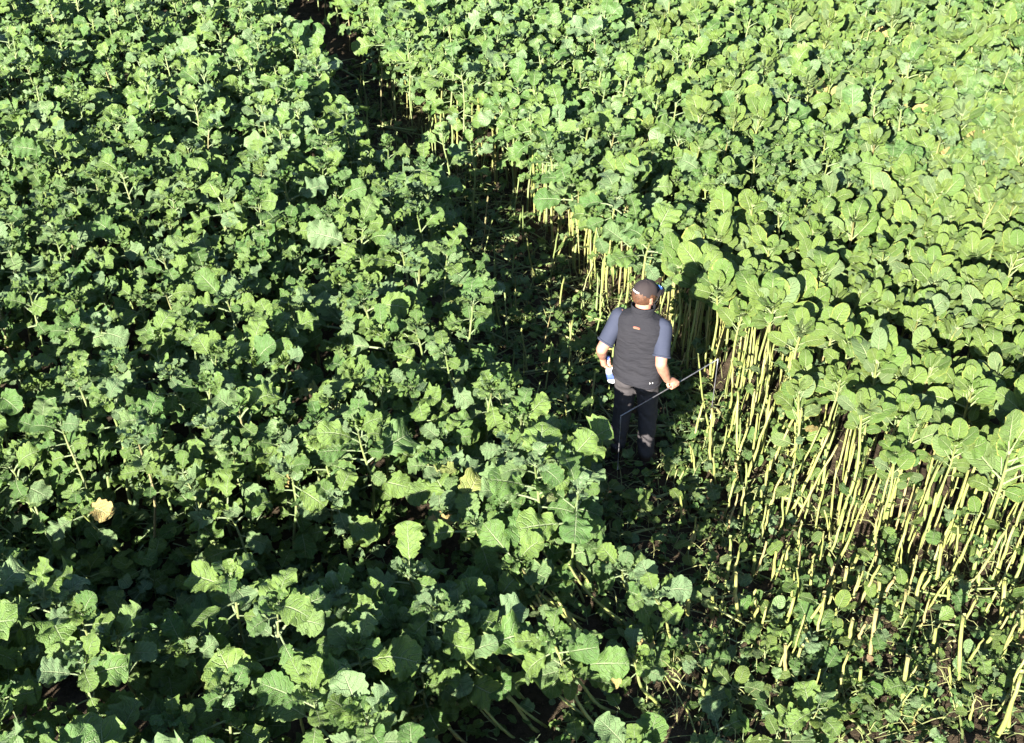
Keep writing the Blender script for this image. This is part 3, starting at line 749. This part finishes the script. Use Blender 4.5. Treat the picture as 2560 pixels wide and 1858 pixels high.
# ------------------------------------------------------------------ the person
M['skin'] = simple('skin', (0.30, 0.15, 0.105), 0.55, (0.24, 0.11, 0.075), 25, 0.2, 120, 0.001)
M['hair'] = simple('hair', (0.075, 0.032, 0.016), 0.6, (0.035, 0.016, 0.009), 60, 0.8, 150, 0.004)
def cloth(name, c, c2, fold=0.5):
    s = NT(name); tc = s.n('ShaderNodeTexCoord'); P = tc.outputs['Object']
    mp = s.n('ShaderNodeMapping'); mp.inputs['Scale'].default_value = (1, 1, 3.2); mp.inputs['Rotation'].default_value = (0.1, 0.25, 0); s.l(P, mp.inputs[0])
    n1 = s.noise(9, 3, mp.outputs[0]); n2 = s.noise(300, 2, P)
    s.l(s.mix(s.ramp(s.noise(5, 4, P), 0.3, 0.7), c, c2), s.b.inputs['Base Color'])
    s.b.inputs['Roughness'].default_value = 0.85; s.b.inputs['Specular IOR Level'].default_value = 0.15
    s.l(s.bump(s.math('ADD', n1, s.math('MULTIPLY', n2, 0.06)), fold, 0.02), s.b.inputs['Normal'])
    return s.m
M['vest'] = cloth('vest_fabric', (0.0105, 0.0105, 0.0140), (0.0140, 0.0138, 0.0175), 1.0)
M['shirt'] = cloth('shirt_fabric', (0.022, 0.026, 0.044), (0.027, 0.031, 0.050), 0.3)
M['trousers'] = cloth('trouser_fabric', (0.034, 0.031, 0.034), (0.041, 0.037, 0.040), 0.5)
M['cap'] = cloth('cap_fabric', (0.018, 0.0145, 0.0155), (0.023, 0.018, 0.019), 0.1)
M['boot'] = simple('boot_leather', (0.035, 0.022, 0.016), 0.6, (0.02, 0.013, 0.01), 18, 0.4, 60)
M['sole'] = simple('boot_sole', (0.015, 0.013, 0.012), 0.8)
M['white'] = simple('white_print', (0.62, 0.60, 0.60), 0.6, (0.55, 0.53, 0.53))
M['orange'] = simple('orange_patch', (0.15, 0.035, 0.018), 0.6, (0.11, 0.025, 0.015), 60)
M['gold'] = simple('gold_thread', (0.18, 0.10, 0.04), 0.6)
M['metal'] = simple('galvanised_metal', (0.20, 0.20, 0.22), 0.45, (0.12, 0.12, 0.13), 40, metal=0.6, spec=0.5)
M['lens'] = simple('blue_mirror_lens', (0.03, 0.12, 0.34), 0.12, (0.02, 0.05, 0.20), 30, spec=0.8)
M['black'] = simple('black_plastic', (0.012, 0.012, 0.014), 0.4)
M['bottle'] = simple('white_plastic', (0.55, 0.56, 0.60), 0.4, (0.50, 0.51, 0.55), 8)
M['blue'] = simple('blue_label', (0.045, 0.075, 0.27), 0.5, (0.035, 0.055, 0.20), 40)

def sph(bm, c, r, rot=None, u=20, v=14):
    mt = Matrix.Translation(c) @ (rot.to_4x4() if rot else Matrix.Identity(4)) @ Matrix.Diagonal((r[0], r[1], r[2], 1))
    bmesh.ops.create_uvsphere(bm, u_segments=u, v_segments=v, radius=1.0, matrix=mt)
def cap_(bm, a, b, ra, rb, sides=14):
    """tapered capsule"""
    a, b = Vector(a), Vector(b); T = (b - a).normalized(); A = T.orthogonal().normalized(); B = T.cross(A); rings = []
    prof = [(a - T * (ra * math.sin(q)), ra * math.cos(q)) for q in (1.25, 0.8, 0.4)] + [(a.lerp(b, k / 4), ra + (rb - ra) * k / 4) for k in range(5)] + [(b + T * (rb * math.sin(q)), rb * math.cos(q)) for q in (0.4, 0.8, 1.25)]
    for c, r in prof: rings.append([bm.verts.new(c + (A * math.cos(i * 2 * math.pi / sides) + B * math.sin(i * 2 * math.pi / sides)) * r) for i in range(sides)])
    for k in range(len(rings) - 1):
        for i in range(sides): bm.faces.new((rings[k][i], rings[k][(i + 1) % sides], rings[k + 1][(i + 1) % sides], rings[k + 1][i]))
    bm.faces.new(rings[0][::-1]); bm.faces.new(rings[-1])
def voxel(bm, name, mat, size, smooth=4, warp=None):
    """melts the pieces into one continuous surface"""
    me = bpy.data.meshes.new(name); bmesh.ops.recalc_face_normals(bm, faces=bm.faces); bm.to_mesh(me); bm.free()
    t = bpy.data.objects.new(name, me); COL.objects.link(t)
    m = t.modifiers.new('r', 'REMESH'); m.mode = 'VOXEL'; m.voxel_size = size; m.use_smooth_shade = True
    s = t.modifiers.new('s', 'SMOOTH'); s.factor = 0.5; s.iterations = smooth
    dg = bpy.context.evaluated_depsgraph_get(); out = bpy.data.meshes.new_from_object(t.evaluated_get(dg))
    bpy.data.objects.remove(t); bpy.data.meshes.remove(me)
    if warp:
        for vtx in out.vertices: vtx.co = warp(vtx.co.copy(), vtx.normal.copy())
    out.materials.clear(); out.materials.append(mat); out.name = name
    out.polygons.foreach_set('use_smooth', np.ones(len(out.polygons), dtype=bool))
    return out
def loft(rings, closed_ends=True):
    """rings: list of equal-length point lists"""
    n = len(rings[0]); V = [p for r in rings for p in r]; Fc = []
    for k in range(len(rings) - 1):
        for i in range(n): Fc.append([k * n + i, k * n + (i + 1) % n, (k + 1) * n + (i + 1) % n, (k + 1) * n + i])
    if closed_ends: Fc.append(list(range(n))[::-1]); Fc.append([(len(rings) - 1) * n + i for i in range(n)])
    return V, Fc
def me_pd(name, V, Fc, mat, smooth=True):
    return mesh_np(name, np_v(V), [list(f) for f in Fc], mat, smooth=smooth)
def box_me(name, size, mat, bev=0.2):
    bm = bmesh.new(); bmesh.ops.create_cube(bm, size=1.0, matrix=Matrix.Diagonal((*size, 1)))
    bmesh.ops.bevel(bm, geom=bm.edges[:], offset=min(size) * bev, segments=2, affect='EDGES')
    me = bpy.data.meshes.new(name); bm.to_mesh(me); bm.free(); me.materials.append(mat); return me
def fbm(p, s): return noise.noise(p * s) + 0.5 * noise.noise(p * (2.1 * s))

BODY_TURN, HEAD_TURN = -24.0, -30.0
person = bpy.data.objects.new('person', None); COL.objects.link(person)
person.location = (MAN.x, MAN.y, soil_h(MAN.x, MAN.y) + 0.01); person.rotation_euler = (0, 0, R(BODY_TURN))
tag(person, 'person in dark vest, grey trousers and cap standing back turned in the trampled path', 'person')
W2L = (Matrix.Translation(person.location) @ Matrix.Rotation(R(BODY_TURN), 4, 'Z')).inverted()
def at_local(u, v, z):
    p = unproj(u, v, z); return W2L @ Vector((p[0], p[1], z))
bar_a = at_local(1552, 1040, 0.86); bar_b = at_local(1795, 898, 0.86)
bar_d = (bar_b - bar_a).normalized()
grip = bar_a + bar_d * ((at_local(1682, 962, 0.86) - bar_a).dot(bar_d))
lgrip = at_local(1521, 905, 0.93)
SH = {1: Vector((0.174, -0.005, 1.448)), -1: Vector((-0.178, -0.005, 1.448))}
def ik(S, Wp, l1, l2, pole):
    d = Wp - S; L = min(d.length, l1 + l2 - 0.002); dn = d.normalized(); Wp = S + dn * L
    a = (l1 * l1 - l2 * l2 + L * L) / (2 * L); h = math.sqrt(max(l1 * l1 - a * a, 0)); pl = (pole - dn * pole.dot(dn)).normalized()
    return S + dn * a + pl * h, Wp

bm = bmesh.new()
# head and neck
HR = Matrix.Rotation(R(HEAD_TURN), 3, 'Z') @ Matrix.Rotation(R(-8), 3, 'X')
HC = Vector((0.0, 0.015, 1.675))
def hp(x, y, z): return HC + HR @ Vector((x, y, z))
sph(bm, hp(0, -0.005, 0.02), (0.075, 0.094, 0.098), HR); sph(bm, hp(0, 0.035, -0.055), (0.056, 0.060, 0.062), HR); sph(bm, hp(0, 0.03, -0.01), (0.066, 0.066, 0.075), HR)
cap_(bm, hp(0, 0.088, 0.012), hp(0, 0.108, -0.025), 0.010, 0.014, 8)                  # nose
cap_(bm, hp(-0.018, 0.088, -0.062), hp(0.018, 0.088, -0.062), 0.007, 0.007, 8)       # lips
cap_(bm, hp(-0.035, 0.078, 0.026), hp(0.035, 0.078, 0.026), 0.010, 0.010, 8)         # brow
for s in (-1, 1):
    sph(bm, hp(s * 0.078, -0.005, -0.015), (0.010, 0.020, 0.033), HR @ Matrix.Rotation(R(-18 * s), 3, 'Z'))
    sph(bm, hp(s * 0.083, -0.010, 0.002), (0.008, 0.020, 0.020), HR)
cap_(bm, (0, -0.025, 1.46), HC + Vector((0, -0.012, -0.05)), 0.066, 0.060)
# trunk and legs (under the clothes)
sph(bm, (0, 0, 1.33), (0.165, 0.105, 0.20)); sph(bm, (0, 0, 1.08), (0.145, 0.095, 0.19)); sph(bm, (0, 0, 0.97), (0.135, 0.085, 0.10))
for s in (-1, 1):
    cap_(bm, (s * 0.085, 0, 0.90), (s * 0.105, 0.012, 0.50), 0.08, 0.052); cap_(bm, (s * 0.105, 0.012, 0.50), (s * 0.125, -0.012, 0.09), 0.052, 0.038)
    cap_(bm, (s * 0.125, -0.012, 0.05), (s * 0.15, 0.10, 0.045), 0.035, 0.03)
# arms and hands
def hand(bm, g, axis, palm, s, arm_to, thumb_sign):
    """fist closed round a bar through g; palm = direction from the bar to the back of the hand"""
    axis = axis.normalized(); palm = (palm - axis * palm.dot(axis)).normalized(); q = axis.cross(palm) * thumb_sign
    rot = Matrix((axis, q, palm)).transposed()
    sph(bm, g + palm * 0.030 - q * 0.010, (0.043, 0.036, 0.017), rot)
    for j, a in enumerate((-0.034, -0.0115, 0.0115, 0.033)):
        r = (0.0095, 0.0100, 0.0098, 0.0085)[j]; ln = (0.95, 1.05, 1.0, 0.85)[j]
        pts = []
        for th in (20, 75, 130, 185, 235):
            th = R(th * ln); rr = 0.0215
            pts.append(g + axis * a + palm * (rr * math.cos(th) + 0.006) + q * (rr * math.sin(th)))
        pts[0] = pts[0] + palm * 0.008
        for k in range(4): cap_(bm, pts[k], pts[k + 1], r * (1 - 0.06 * k), r * (1 - 0.06 * (k + 1)), 8)
    th0 = g + palm * 0.022 - q * 0.034 - axis * 0.026; th1 = g - q * 0.033 - palm * 0.006 - axis * 0.040; th2 = g - palm * 0.027 - q * 0.010 - axis * 0.034
    cap_(bm, th0, th1, 0.0125, 0.011, 8); cap_(bm, th1, th2, 0.011, 0.009, 8)
    return g + palm * 0.034 - q * 0.030
arms = {}
# right hand holds the frame, left hand the bottle neck
for s, g, ax, pm in ((1, grip, bar_d, Vector((0.2, -0.55, 0.8))), (-1, lgrip, Vector((-0.2, 0.1, 1.0)), Vector((-0.9, -0.15, 0.35)))):
    if s == 1:
        wr = g + Vector((-0.045, -0.045, 0.075))
    else:
        wr = g + Vector((-0.035, -0.05, 0.075))
    el, wr2 = ik(SH[s], wr, 0.30, 0.27, Vector((0.06 * s, -1.0, 0)))
    arms[s] = (el, wr2)
    cap_(bm, SH[s], el, 0.056, 0.046); cap_(bm, el, el.lerp(wr2, 0.35), 0.046, 0.047); cap_(bm, el.lerp(wr2, 0.35), wr2, 0.047, 0.030)
    back = hand(bm, g, ax, pm, s, wr2, 1 if s == 1 else -1)
    cap_(bm, wr2, back, 0.029, 0.026, 10)
body = link_obj('body', voxel(bm, 'body', M['skin'], 0.0055, 3), person); body['label'] = 'bare forearms, hands, neck and face'
# eyes
for s in (-1, 1):
    b2 = bmesh.new(); sph(b2, hp(s * 0.030, 0.080, 0.006), (0.011, 0.009, 0.008), HR, 10, 8); me = bpy.data.meshes.new('eye'); b2.to_mesh(me); b2.free(); me.materials.append(M['black']); link_obj('eye', me, person)
# hair: shell round the back and sides below the cap
hv = []; nU, nV = 40, 12
for k in range(nV + 1):
    lat = R(38 - 78 * k / nV); ring = []
    for i in range(nU + 1):
        az = R(-128 + 256 * i / nU)                       # 0 = back of the head
        low = 1.0 - 0.42 * max(0, (abs(az) - 1.15)) * (k / nV)
        rr = 1.05 + 0.035 * noise.noise(Vector((i * 1.9, k * 0.35, 3)))
        la = lat * low if lat < 0 else lat
        ring.append(hp(0.075 * rr * math.sin(az) * math.cos(la), (-0.094) * rr * math.cos(az) * math.cos(la) - 0.006, 0.016 + 0.094 * rr * math.sin(la)))
    hv.append(ring)
V = [p for r in hv for p in r]; Fc = [[k * (nU + 1) + i, k * (nU + 1) + i + 1, (k + 1) * (nU + 1) + i + 1, (k + 1) * (nU + 1) + i] for k in range(nV) for i in range(nU)]
hair = link_obj('hair', me_pd('hair', V, Fc, M['hair']), person); hair['label'] = 'short reddish-brown hair'
sm = hair.modifiers.new('thick', 'SOLIDIFY'); sm.thickness = 0.008; sm.offset = -1

# trousers
bm = bmesh.new()
sph(bm, (0, -0.012, 0.965), (0.180, 0.134, 0.13)); sph(bm, (0.085, -0.055, 0.90), (0.095, 0.085, 0.10)); sph(bm, (-0.085, -0.055, 0.90), (0.095, 0.085, 0.10))
for s in (-1, 1):
    cap_(bm, (s * 0.088, -0.005, 0.88), (s * 0.108, 0.012, 0.52), 0.100, 0.080); cap_(bm, (s * 0.108, 0.012, 0.52), (s * 0.126, -0.012, 0.17), 0.080, 0.070)
def wrinkle_t(c, n):
    f = fbm(Vector((c.x * 1.0, c.y, c.z * 1.8 + c.x * 1.5)), 9.0); k = 0.006 * (1.6 if c.z < 0.35 or 0.42 < c.z < 0.62 else 1.0)
    return c + n * (f * k)
tr = link_obj('trousers', voxel(bm, 'trousers', M['trousers'], 0.010, 5, wrinkle_t), person); tr['label'] = 'plain grey trousers'

# vest
PROF = [(0.915, .192, .150, -.012), (0.93, .196, .153, -.012), (0.97, .194, .150, -.012), (1.05, .192, .143, -.010), (1.15, .192, .140, -.008), (1.26, .200, .142, -.006), (1.36, .210, .140, -.008), (1.43, .206, .128, -.012), (1.475, .184, .108, -.016), (1.505, .148, .090, -.020), (1.525, .112, .080, -.022), (1.54, .090, .078, -.020)]
def prof(z):
    for k in range(len(PROF) - 1):
        if z <= PROF[k + 1][0]:
            t = (z - PROF[k][0]) / (PROF[k + 1][0] - PROF[k][0]); t = t * t * (3 - 2 * t) if 0.9 < z < 1.4 else t
            return [PROF[k][i] + (PROF[k + 1][i] - PROF[k][i]) * t for i in (1, 2, 3)]
    return PROF[-1][1:]
def vest_pt(z, an, off=0.0):
    a, b, oy = prof(z); e = 0.82
    cx, cy = math.cos(an), math.sin(an)
    x = math.copysign(abs(cx) ** e, cx) * (a * 1.045 + off); y = math.copysign(abs(cy) ** e, cy) * (b + off) + oy
    # spine hollow and folds
    y += 0.010 * math.exp(-(x / 0.035) ** 2) * (1 if cy < 0 else 0) * (1 if 1.0 < z < 1.42 else 0.3)
    low = math.exp(-((z - 1.06) / 0.12) ** 2)
    f = fbm(Vector((x * 3.5 + z * 5, y * 2, z * 26 + x * 5)), 1.0) * 0.012 * low + fbm(Vector((x * 6, y * 6, z * 6)), 1.2) * 0.008
    dr = Vector((x, y - oy, 0)).normalized()
    hem = 0.014 * math.sin(2 * an) if z < 0.95 else 0
    return Vector((x, y, z + hem)) + dr * f
zs = [0.915 + (1.54 - 0.915) * k / 90 for k in range(91)]; NS = 72
V, Fc = loft([[vest_pt(z, i * 2 * math.pi / NS) for i in range(NS)] for z in zs])
vest = link_obj('vest', me_pd('vest', V, Fc, M['vest']), person); vest['label'] = 'charcoal sleeveless vest with stand-up collar'
# collar, piping of the arm holes, hem band, patch, studs
rg = []
for z, a, b, in_ in ((1.520, .098, .088, 0), (1.545, .092, .086, 0), (1.575, .094, .090, 0), (1.592, .096, .093, 0), (1.592, .089, .086, 0), (1.56, .085, .080, 0), (1.52, .080, .072, 0)):
    rg.append([Vector((math.cos(i * 2 * math.pi / 40) * a, math.sin(i * 2 * math.pi / 40) * b - 0.016 + 0.25 * (z - 1.52), z + 0.012 * math.sin(i * 2 * math.pi / 40) * -1)) for i in range(40)])
V, Fc = loft(rg, False); link_obj('collar', me_pd('collar', V, Fc, M['vest']), vest)
def patch(name, z0, z1, a0, a1, mat, off, oval=False, parent=vest, nz=6, na=10):
    V = []; Fc = []
    for k in range(nz + 1):
        for i in range(na + 1):
            t = i / na; u = k / nz; zc, zh = (z0 + z1) / 2, (z1 - z0) / 2
            zz = zc + zh * (2 * u - 1) * (math.sqrt(max(0.02, 1 - (2 * t - 1) ** 2)) if oval else 1)
            V.append(vest_pt(zz, a0 + (a1 - a0) * t, off))
    for k in range(nz):
        for i in range(na): j = k * (na + 1) + i; Fc.append([j, j + 1, j + na + 2, j + na + 1])
    return link_obj(name, me_pd(name, V, Fc, mat), parent)
p_ = patch('logo_patch', 1.452, 1.467, R(264), R(275), M['orange'], 0.007, True)
patch('logo_stroke', 1.453, 1.456, R(265.5), R(274), M['gold'], 0.010, False, p_, 2, 8)
for an in (308, 316): patch('stud', 0.965, 0.977, R(an), R(an + 3), M['white'], 0.005, True, vest, 3, 4)
rg = [[vest_pt(z, i * 2 * math.pi / NS, o) for i in range(NS)] for z, o in ((0.917, 0.002), (0.923, 0.006), (0.934, 0.006), (0.940, 0.002))]
V, Fc = loft(rg, False); link_obj('hem_band', me_pd('hem_band', V, Fc, M['vest']), vest)

# shirt sleeves
for s in (-1, 1):
    el = arms[s][0]; S = SH[s] + Vector((s * 0.004, -0.004, 0.0)); rg = []
    D = (el - S).normalized(); inner = Vector((-s, 0, 0)); A = (Vector((0, 1, 0)) - D * D.y).normalized(); B = D.cross(A)
    prs = [(-0.058, 0.018), (-0.050, 0.040), (-0.032, 0.058), (-0.005, 0.068), (0.05, 0.070), (0.11, 0.067), (0.17, 0.064), (0.215, 0.066), (0.235, 0.068), (0.236, 0.062), (0.21, 0.057)]
    for dd, r in prs:
        rg.append([S + D * (dd + 0.010 * math.sin(i * math.pi / 14 + s)) + (A * math.cos(i * 2 * math.pi / 28) * 1.05 + B * math.sin(i * 2 * math.pi / 28)) * (r + 0.004 * fbm(Vector((i * 0.55, dd * 16, s * 3)), 1.0)) for i in range(28)])
    V, Fc = loft(rg, True); sv = link_obj('sleeve', me_pd('sleeve', V, Fc, M['shirt']), person); sv['label'] = 'short slate-blue shirt sleeve'
    rg = [[S + D * (dd + 0.010 * math.sin(i * math.pi / 14 + s)) + (A * math.cos(i * 2 * math.pi / 28) * 1.05 + B * math.sin(i * 2 * math.pi / 28)) * r for i in range(28)] for dd, r in ((0.226, 0.0725), (0.230, 0.074), (0.238, 0.074), (0.240, 0.071))]
    V, Fc = loft(rg, False); link_obj('sleeve_hem', me_pd('sleeve_hem', V, Fc, M['shirt']), sv)

# boots
for s in (-1, 1):
    an = Vector((s * 0.126, -0.014, 0)); fr_ = Matrix.Rotation(R(-14 * s), 3, 'Z')
    bm = bmesh.new()
    cap_(bm, an + Vector((0, 0, 0.07)), an + Vector((0, 0, 0.21)), 0.050, 0.062)
    sph(bm, an + fr_ @ Vector((0, -0.015, 0.045)), (0.040, 0.052, 0.045)); sph(bm, an + fr_ @ Vector((0, 0.07, 0.040)), (0.046, 0.10, 0.038)); sph(bm, an + fr_ @ Vector((0, 0.12, 0.038)), (0.045, 0.062, 0.034))
    bt = link_obj('boot', voxel(bm, 'boot', M['boot'], 0.008, 4), person); bt['label'] = 'dark brown leather boot'
    rg = []
    for z in (0.0, 0.006, 0.026, 0.030):
        k = 0.96 if z in (0.0, 0.030) else 1.0
        rg.append([an + fr_ @ Vector((0.050 * k * math.cos(t) * (1.0 + 0.12 * math.sin(t)), 0.045 + 0.142 * k * math.sin(t), z)) for t in [i * 2 * math.pi / 28 for i in range(28)]])
    V, Fc = loft(rg); link_obj('sole', me_pd('sole', V, Fc, M['sole']), bt)

# cap
capr = HR @ Matrix.Rotation(R(4), 3, 'X'); CC = hp(0, -0.004, 0.024)
def cap_pt(lat, az, off=0.0):        # az 0 = front
    rx, ry, rz = 0.086 + off, 0.106 + off, 0.100 + off
    e = 0.9
    return CC + capr @ Vector((rx * math.sin(az) * math.cos(lat) ** e, ry * math.cos(az) * math.cos(lat) ** e, 0.004 + rz * math.sin(lat) ** 0.95 if lat > 0 else 0.004 + 0.10 * lat))
rg = [[cap_pt(R(l), i * 2 * math.pi / 48, 0.0012 * math.cos(6 * i * 2 * math.pi / 48)) for i in range(48)] for l in (-8, 0, 4, 10, 18, 27, 36, 45, 54, 63, 72, 80, 86)]
V, Fc = loft(rg, False); V.append(cap_pt(R(89.9), 0)); n0 = 12 * 48; Fc += [[n0 + i, n0 + (i + 1) % 48, len(V) - 1] for i in range(48)]
cp = link_obj('cap', me_pd('cap', V, Fc, M['cap']), person); cp['label'] = 'dark grey-brown baseball cap'
b2 = bmesh.new(); sph(b2, cap_pt(R(89), 0), (0.008, 0.008, 0.005), capr, 10, 6); me = bpy.data.meshes.new('cap_button'); b2.to_mesh(me); b2.free(); me.materials.append(M['cap']); link_obj('cap_button', me, cp)
rg = []; NB = 20
def brim_pt(t, k, up):
    az = R(-68 + 136 * t); b0 = cap_pt(R(1), az); ext = 0.080 * (math.cos(az * 1.2) ** 0.6 if abs(az * 1.2) < 1.55 else 0)
    q = capr.inverted() @ (b0 - CC)
    q = q + Vector((math.sin(az) * 0.2, 1, 0)).normalized() * ext * k; q.z -= 0.012 * k + 1.6 * (q.x ** 2) * k; q.z += up
    return CC + capr @ q
V = []; Fc = []
for up in (0.002, -0.002):
    for k in range(7):
        for i in range(NB + 1): V.append(brim_pt(i / NB, k / 6, up))
h_ = 7 * (NB + 1)
for k in range(6):
    for i in range(NB):
        j = k * (NB + 1) + i; Fc.append([j, j + 1, j + NB + 2, j + NB + 1]); Fc.append([h_ + j + NB + 1, h_ + j + NB + 2, h_ + j + 1, h_ + j])
for i in range(NB): j = 6 * (NB + 1) + i; Fc.append([j, j + 1, h_ + j + 1, h_ + j])
link_obj('brim', me_pd('brim', V, Fc, M['cap']), cp)
def cap_patch(name, l0, l1, a0, a1, mat, off, nz=2, na=12, slope=0.0):
    V = [cap_pt(R(l0 + (l1 - l0) * k / nz + slope * i / na), R(a0 + (a1 - a0) * i / na), off) for k in range(nz + 1) for i in range(na + 1)]
    Fc = [[k * (na + 1) + i, k * (na + 1) + i + 1, (k + 1) * (na + 1) + i + 1, (k + 1) * (na + 1) + i] for k in range(nz) for i in range(na)]
    return link_obj(name, me_pd(name, V, Fc, mat), cp)
for a0, a1 in ((158, 166), (167, 171), (172, 180), (181, 188), (189, 193), (194, 202), (203, 208)):
    w = cap_patch('white_lettering', 15.0, 20.5, a0, a1, M['white'], 0.0025, 2, 4); w['label'] = 'white lettering on the cap back'
# sunglasses pushed up on the brim
sg = link_obj('sunglasses', box_me('sunglasses', (0.130, 0.010, 0.008), M['black'], 0.25), person); sg['label'] = 'sunglasses with blue mirrored lenses resting on the cap brim'
mt = capr.to_4x4(); fc_ = CC + capr @ Vector((0, 0.118, 0.030))
sg.matrix_local = Matrix.Translation(fc_) @ mt @ Matrix.Rotation(R(28), 4, 'X')
for s in (-1, 1):
    rg = [[Vector((s * 0.034 + 0.031 * k * math.copysign(abs(math.cos(t)) ** 0.75, math.cos(t)), y, -0.004 + 0.022 * k * math.copysign(abs(math.sin(t)) ** 0.8, math.sin(t)))) for t in [i * 2 * math.pi / 24 for i in range(24)]] for y, k in ((-0.004, 0.9), (0.0, 1.0), (0.003, 0.9))]
    V, Fc = loft(rg); ln = link_obj('lens', me_pd('lens', V, Fc, M['lens']), sg)
    path = [Vector((s * 0.064, 0.0, 0.0)), Vector((s * 0.084, -0.045, -0.010)), Vector((s * 0.089, -0.10, -0.030)), Vector((s * 0.088, -0.125, -0.042))]
    V, Fc = tube(path, [0.003] * 4, 6); link_obj('temple', me_pd('temple', V, Fc, M['black']), sg)

# ------------------------------------------------------------------ things held: three-sided metal sampling frame, white bottle
L2W = W2L.inverted()
fr0 = bpy.data.objects.new('sampling_frame', None); COL.objects.link(fr0)
wa, wb = L2W @ bar_a, L2W @ bar_b; fr0.location = wa
tag(fr0, 'thin three-sided metal sampling frame held by its top bar in the right hand', 'frame')
def rod(name, a, b, r, sag=0.0):
    n = 7; path = [a.lerp(b, k / (n - 1)) + Vector((0, 0, -sag * math.sin(math.pi * k / (n - 1)))) for k in range(n)]
    V, Fc = tube(path, [r] * n, 10); return link_obj(name, me_pd(name, V, Fc, M['metal']), fr0)
D0 = Vector((0, 0, 0)); D1 = wb - wa
rod('top_bar', D0, D1, 0.0048, 0.004)
rod('leg', D0 + Vector((0, 0, 0.004)), D0 + Vector((0.012, 0.05, -0.60)), 0.0036); rod('leg', D1 + Vector((0, 0, 0.004)), D1 + Vector((0.01, 0.03, -0.66)), 0.0036)
for e in (D0, D1):
    b2 = bmesh.new(); sph(b2, e, (0.0062, 0.0062, 0.0062), None, 10, 8); me = bpy.data.meshes.new('corner_joint'); b2.to_mesh(me); b2.free(); me.materials.append(M['metal']); link_obj('corner_joint', me, fr0)

bo = bpy.data.objects.new('bottle', None); COL.objects.link(bo)
g0 = L2W @ lgrip; foot = unproj(1531, 952, 0.76); foot = Vector((foot[0], foot[1], 0.76))
axb = (g0 - foot).normalized(); bo.location = g0 - axb * 0.19
tag(bo, 'white plastic bottle with blue label gripped by its neck in the left hand', 'bottle')
bo.rotation_mode = 'QUATERNION'; bo.rotation_quaternion = Vector((0, 0, 1)).rotation_difference(axb)
def brings(pr, e=0.6):
    return [[Vector((math.copysign(abs(math.cos(t)) ** e, math.cos(t)) * r, math.copysign(abs(math.sin(t)) ** e, math.sin(t)) * r * 0.8, z)) for t in [i * 2 * math.pi / 32 for i in range(32)]] for z, r in pr]
V, Fc = loft(brings([(0, .030), (.004, .036), (.012, .038), (.10, .038), (.125, .034), (.145, .024), (.158, .015), (.215, .0145)])); link_obj('bottle_body', me_pd('bottle_body', V, Fc, M['bottle']), bo)
V, Fc = loft(brings([(.040, .0386), (.041, .0392), (.095, .0392), (.096, .0386)]), False); link_obj('label_band', me_pd('label_band', V, Fc, M['blue']), bo)
V, Fc = loft(brings([(.212, .017), (.216, .0185), (.236, .0185), (.239, .017)], 1.0)); link_obj('bottle_cap', me_pd('bottle_cap', V, Fc, M['blue']), bo)
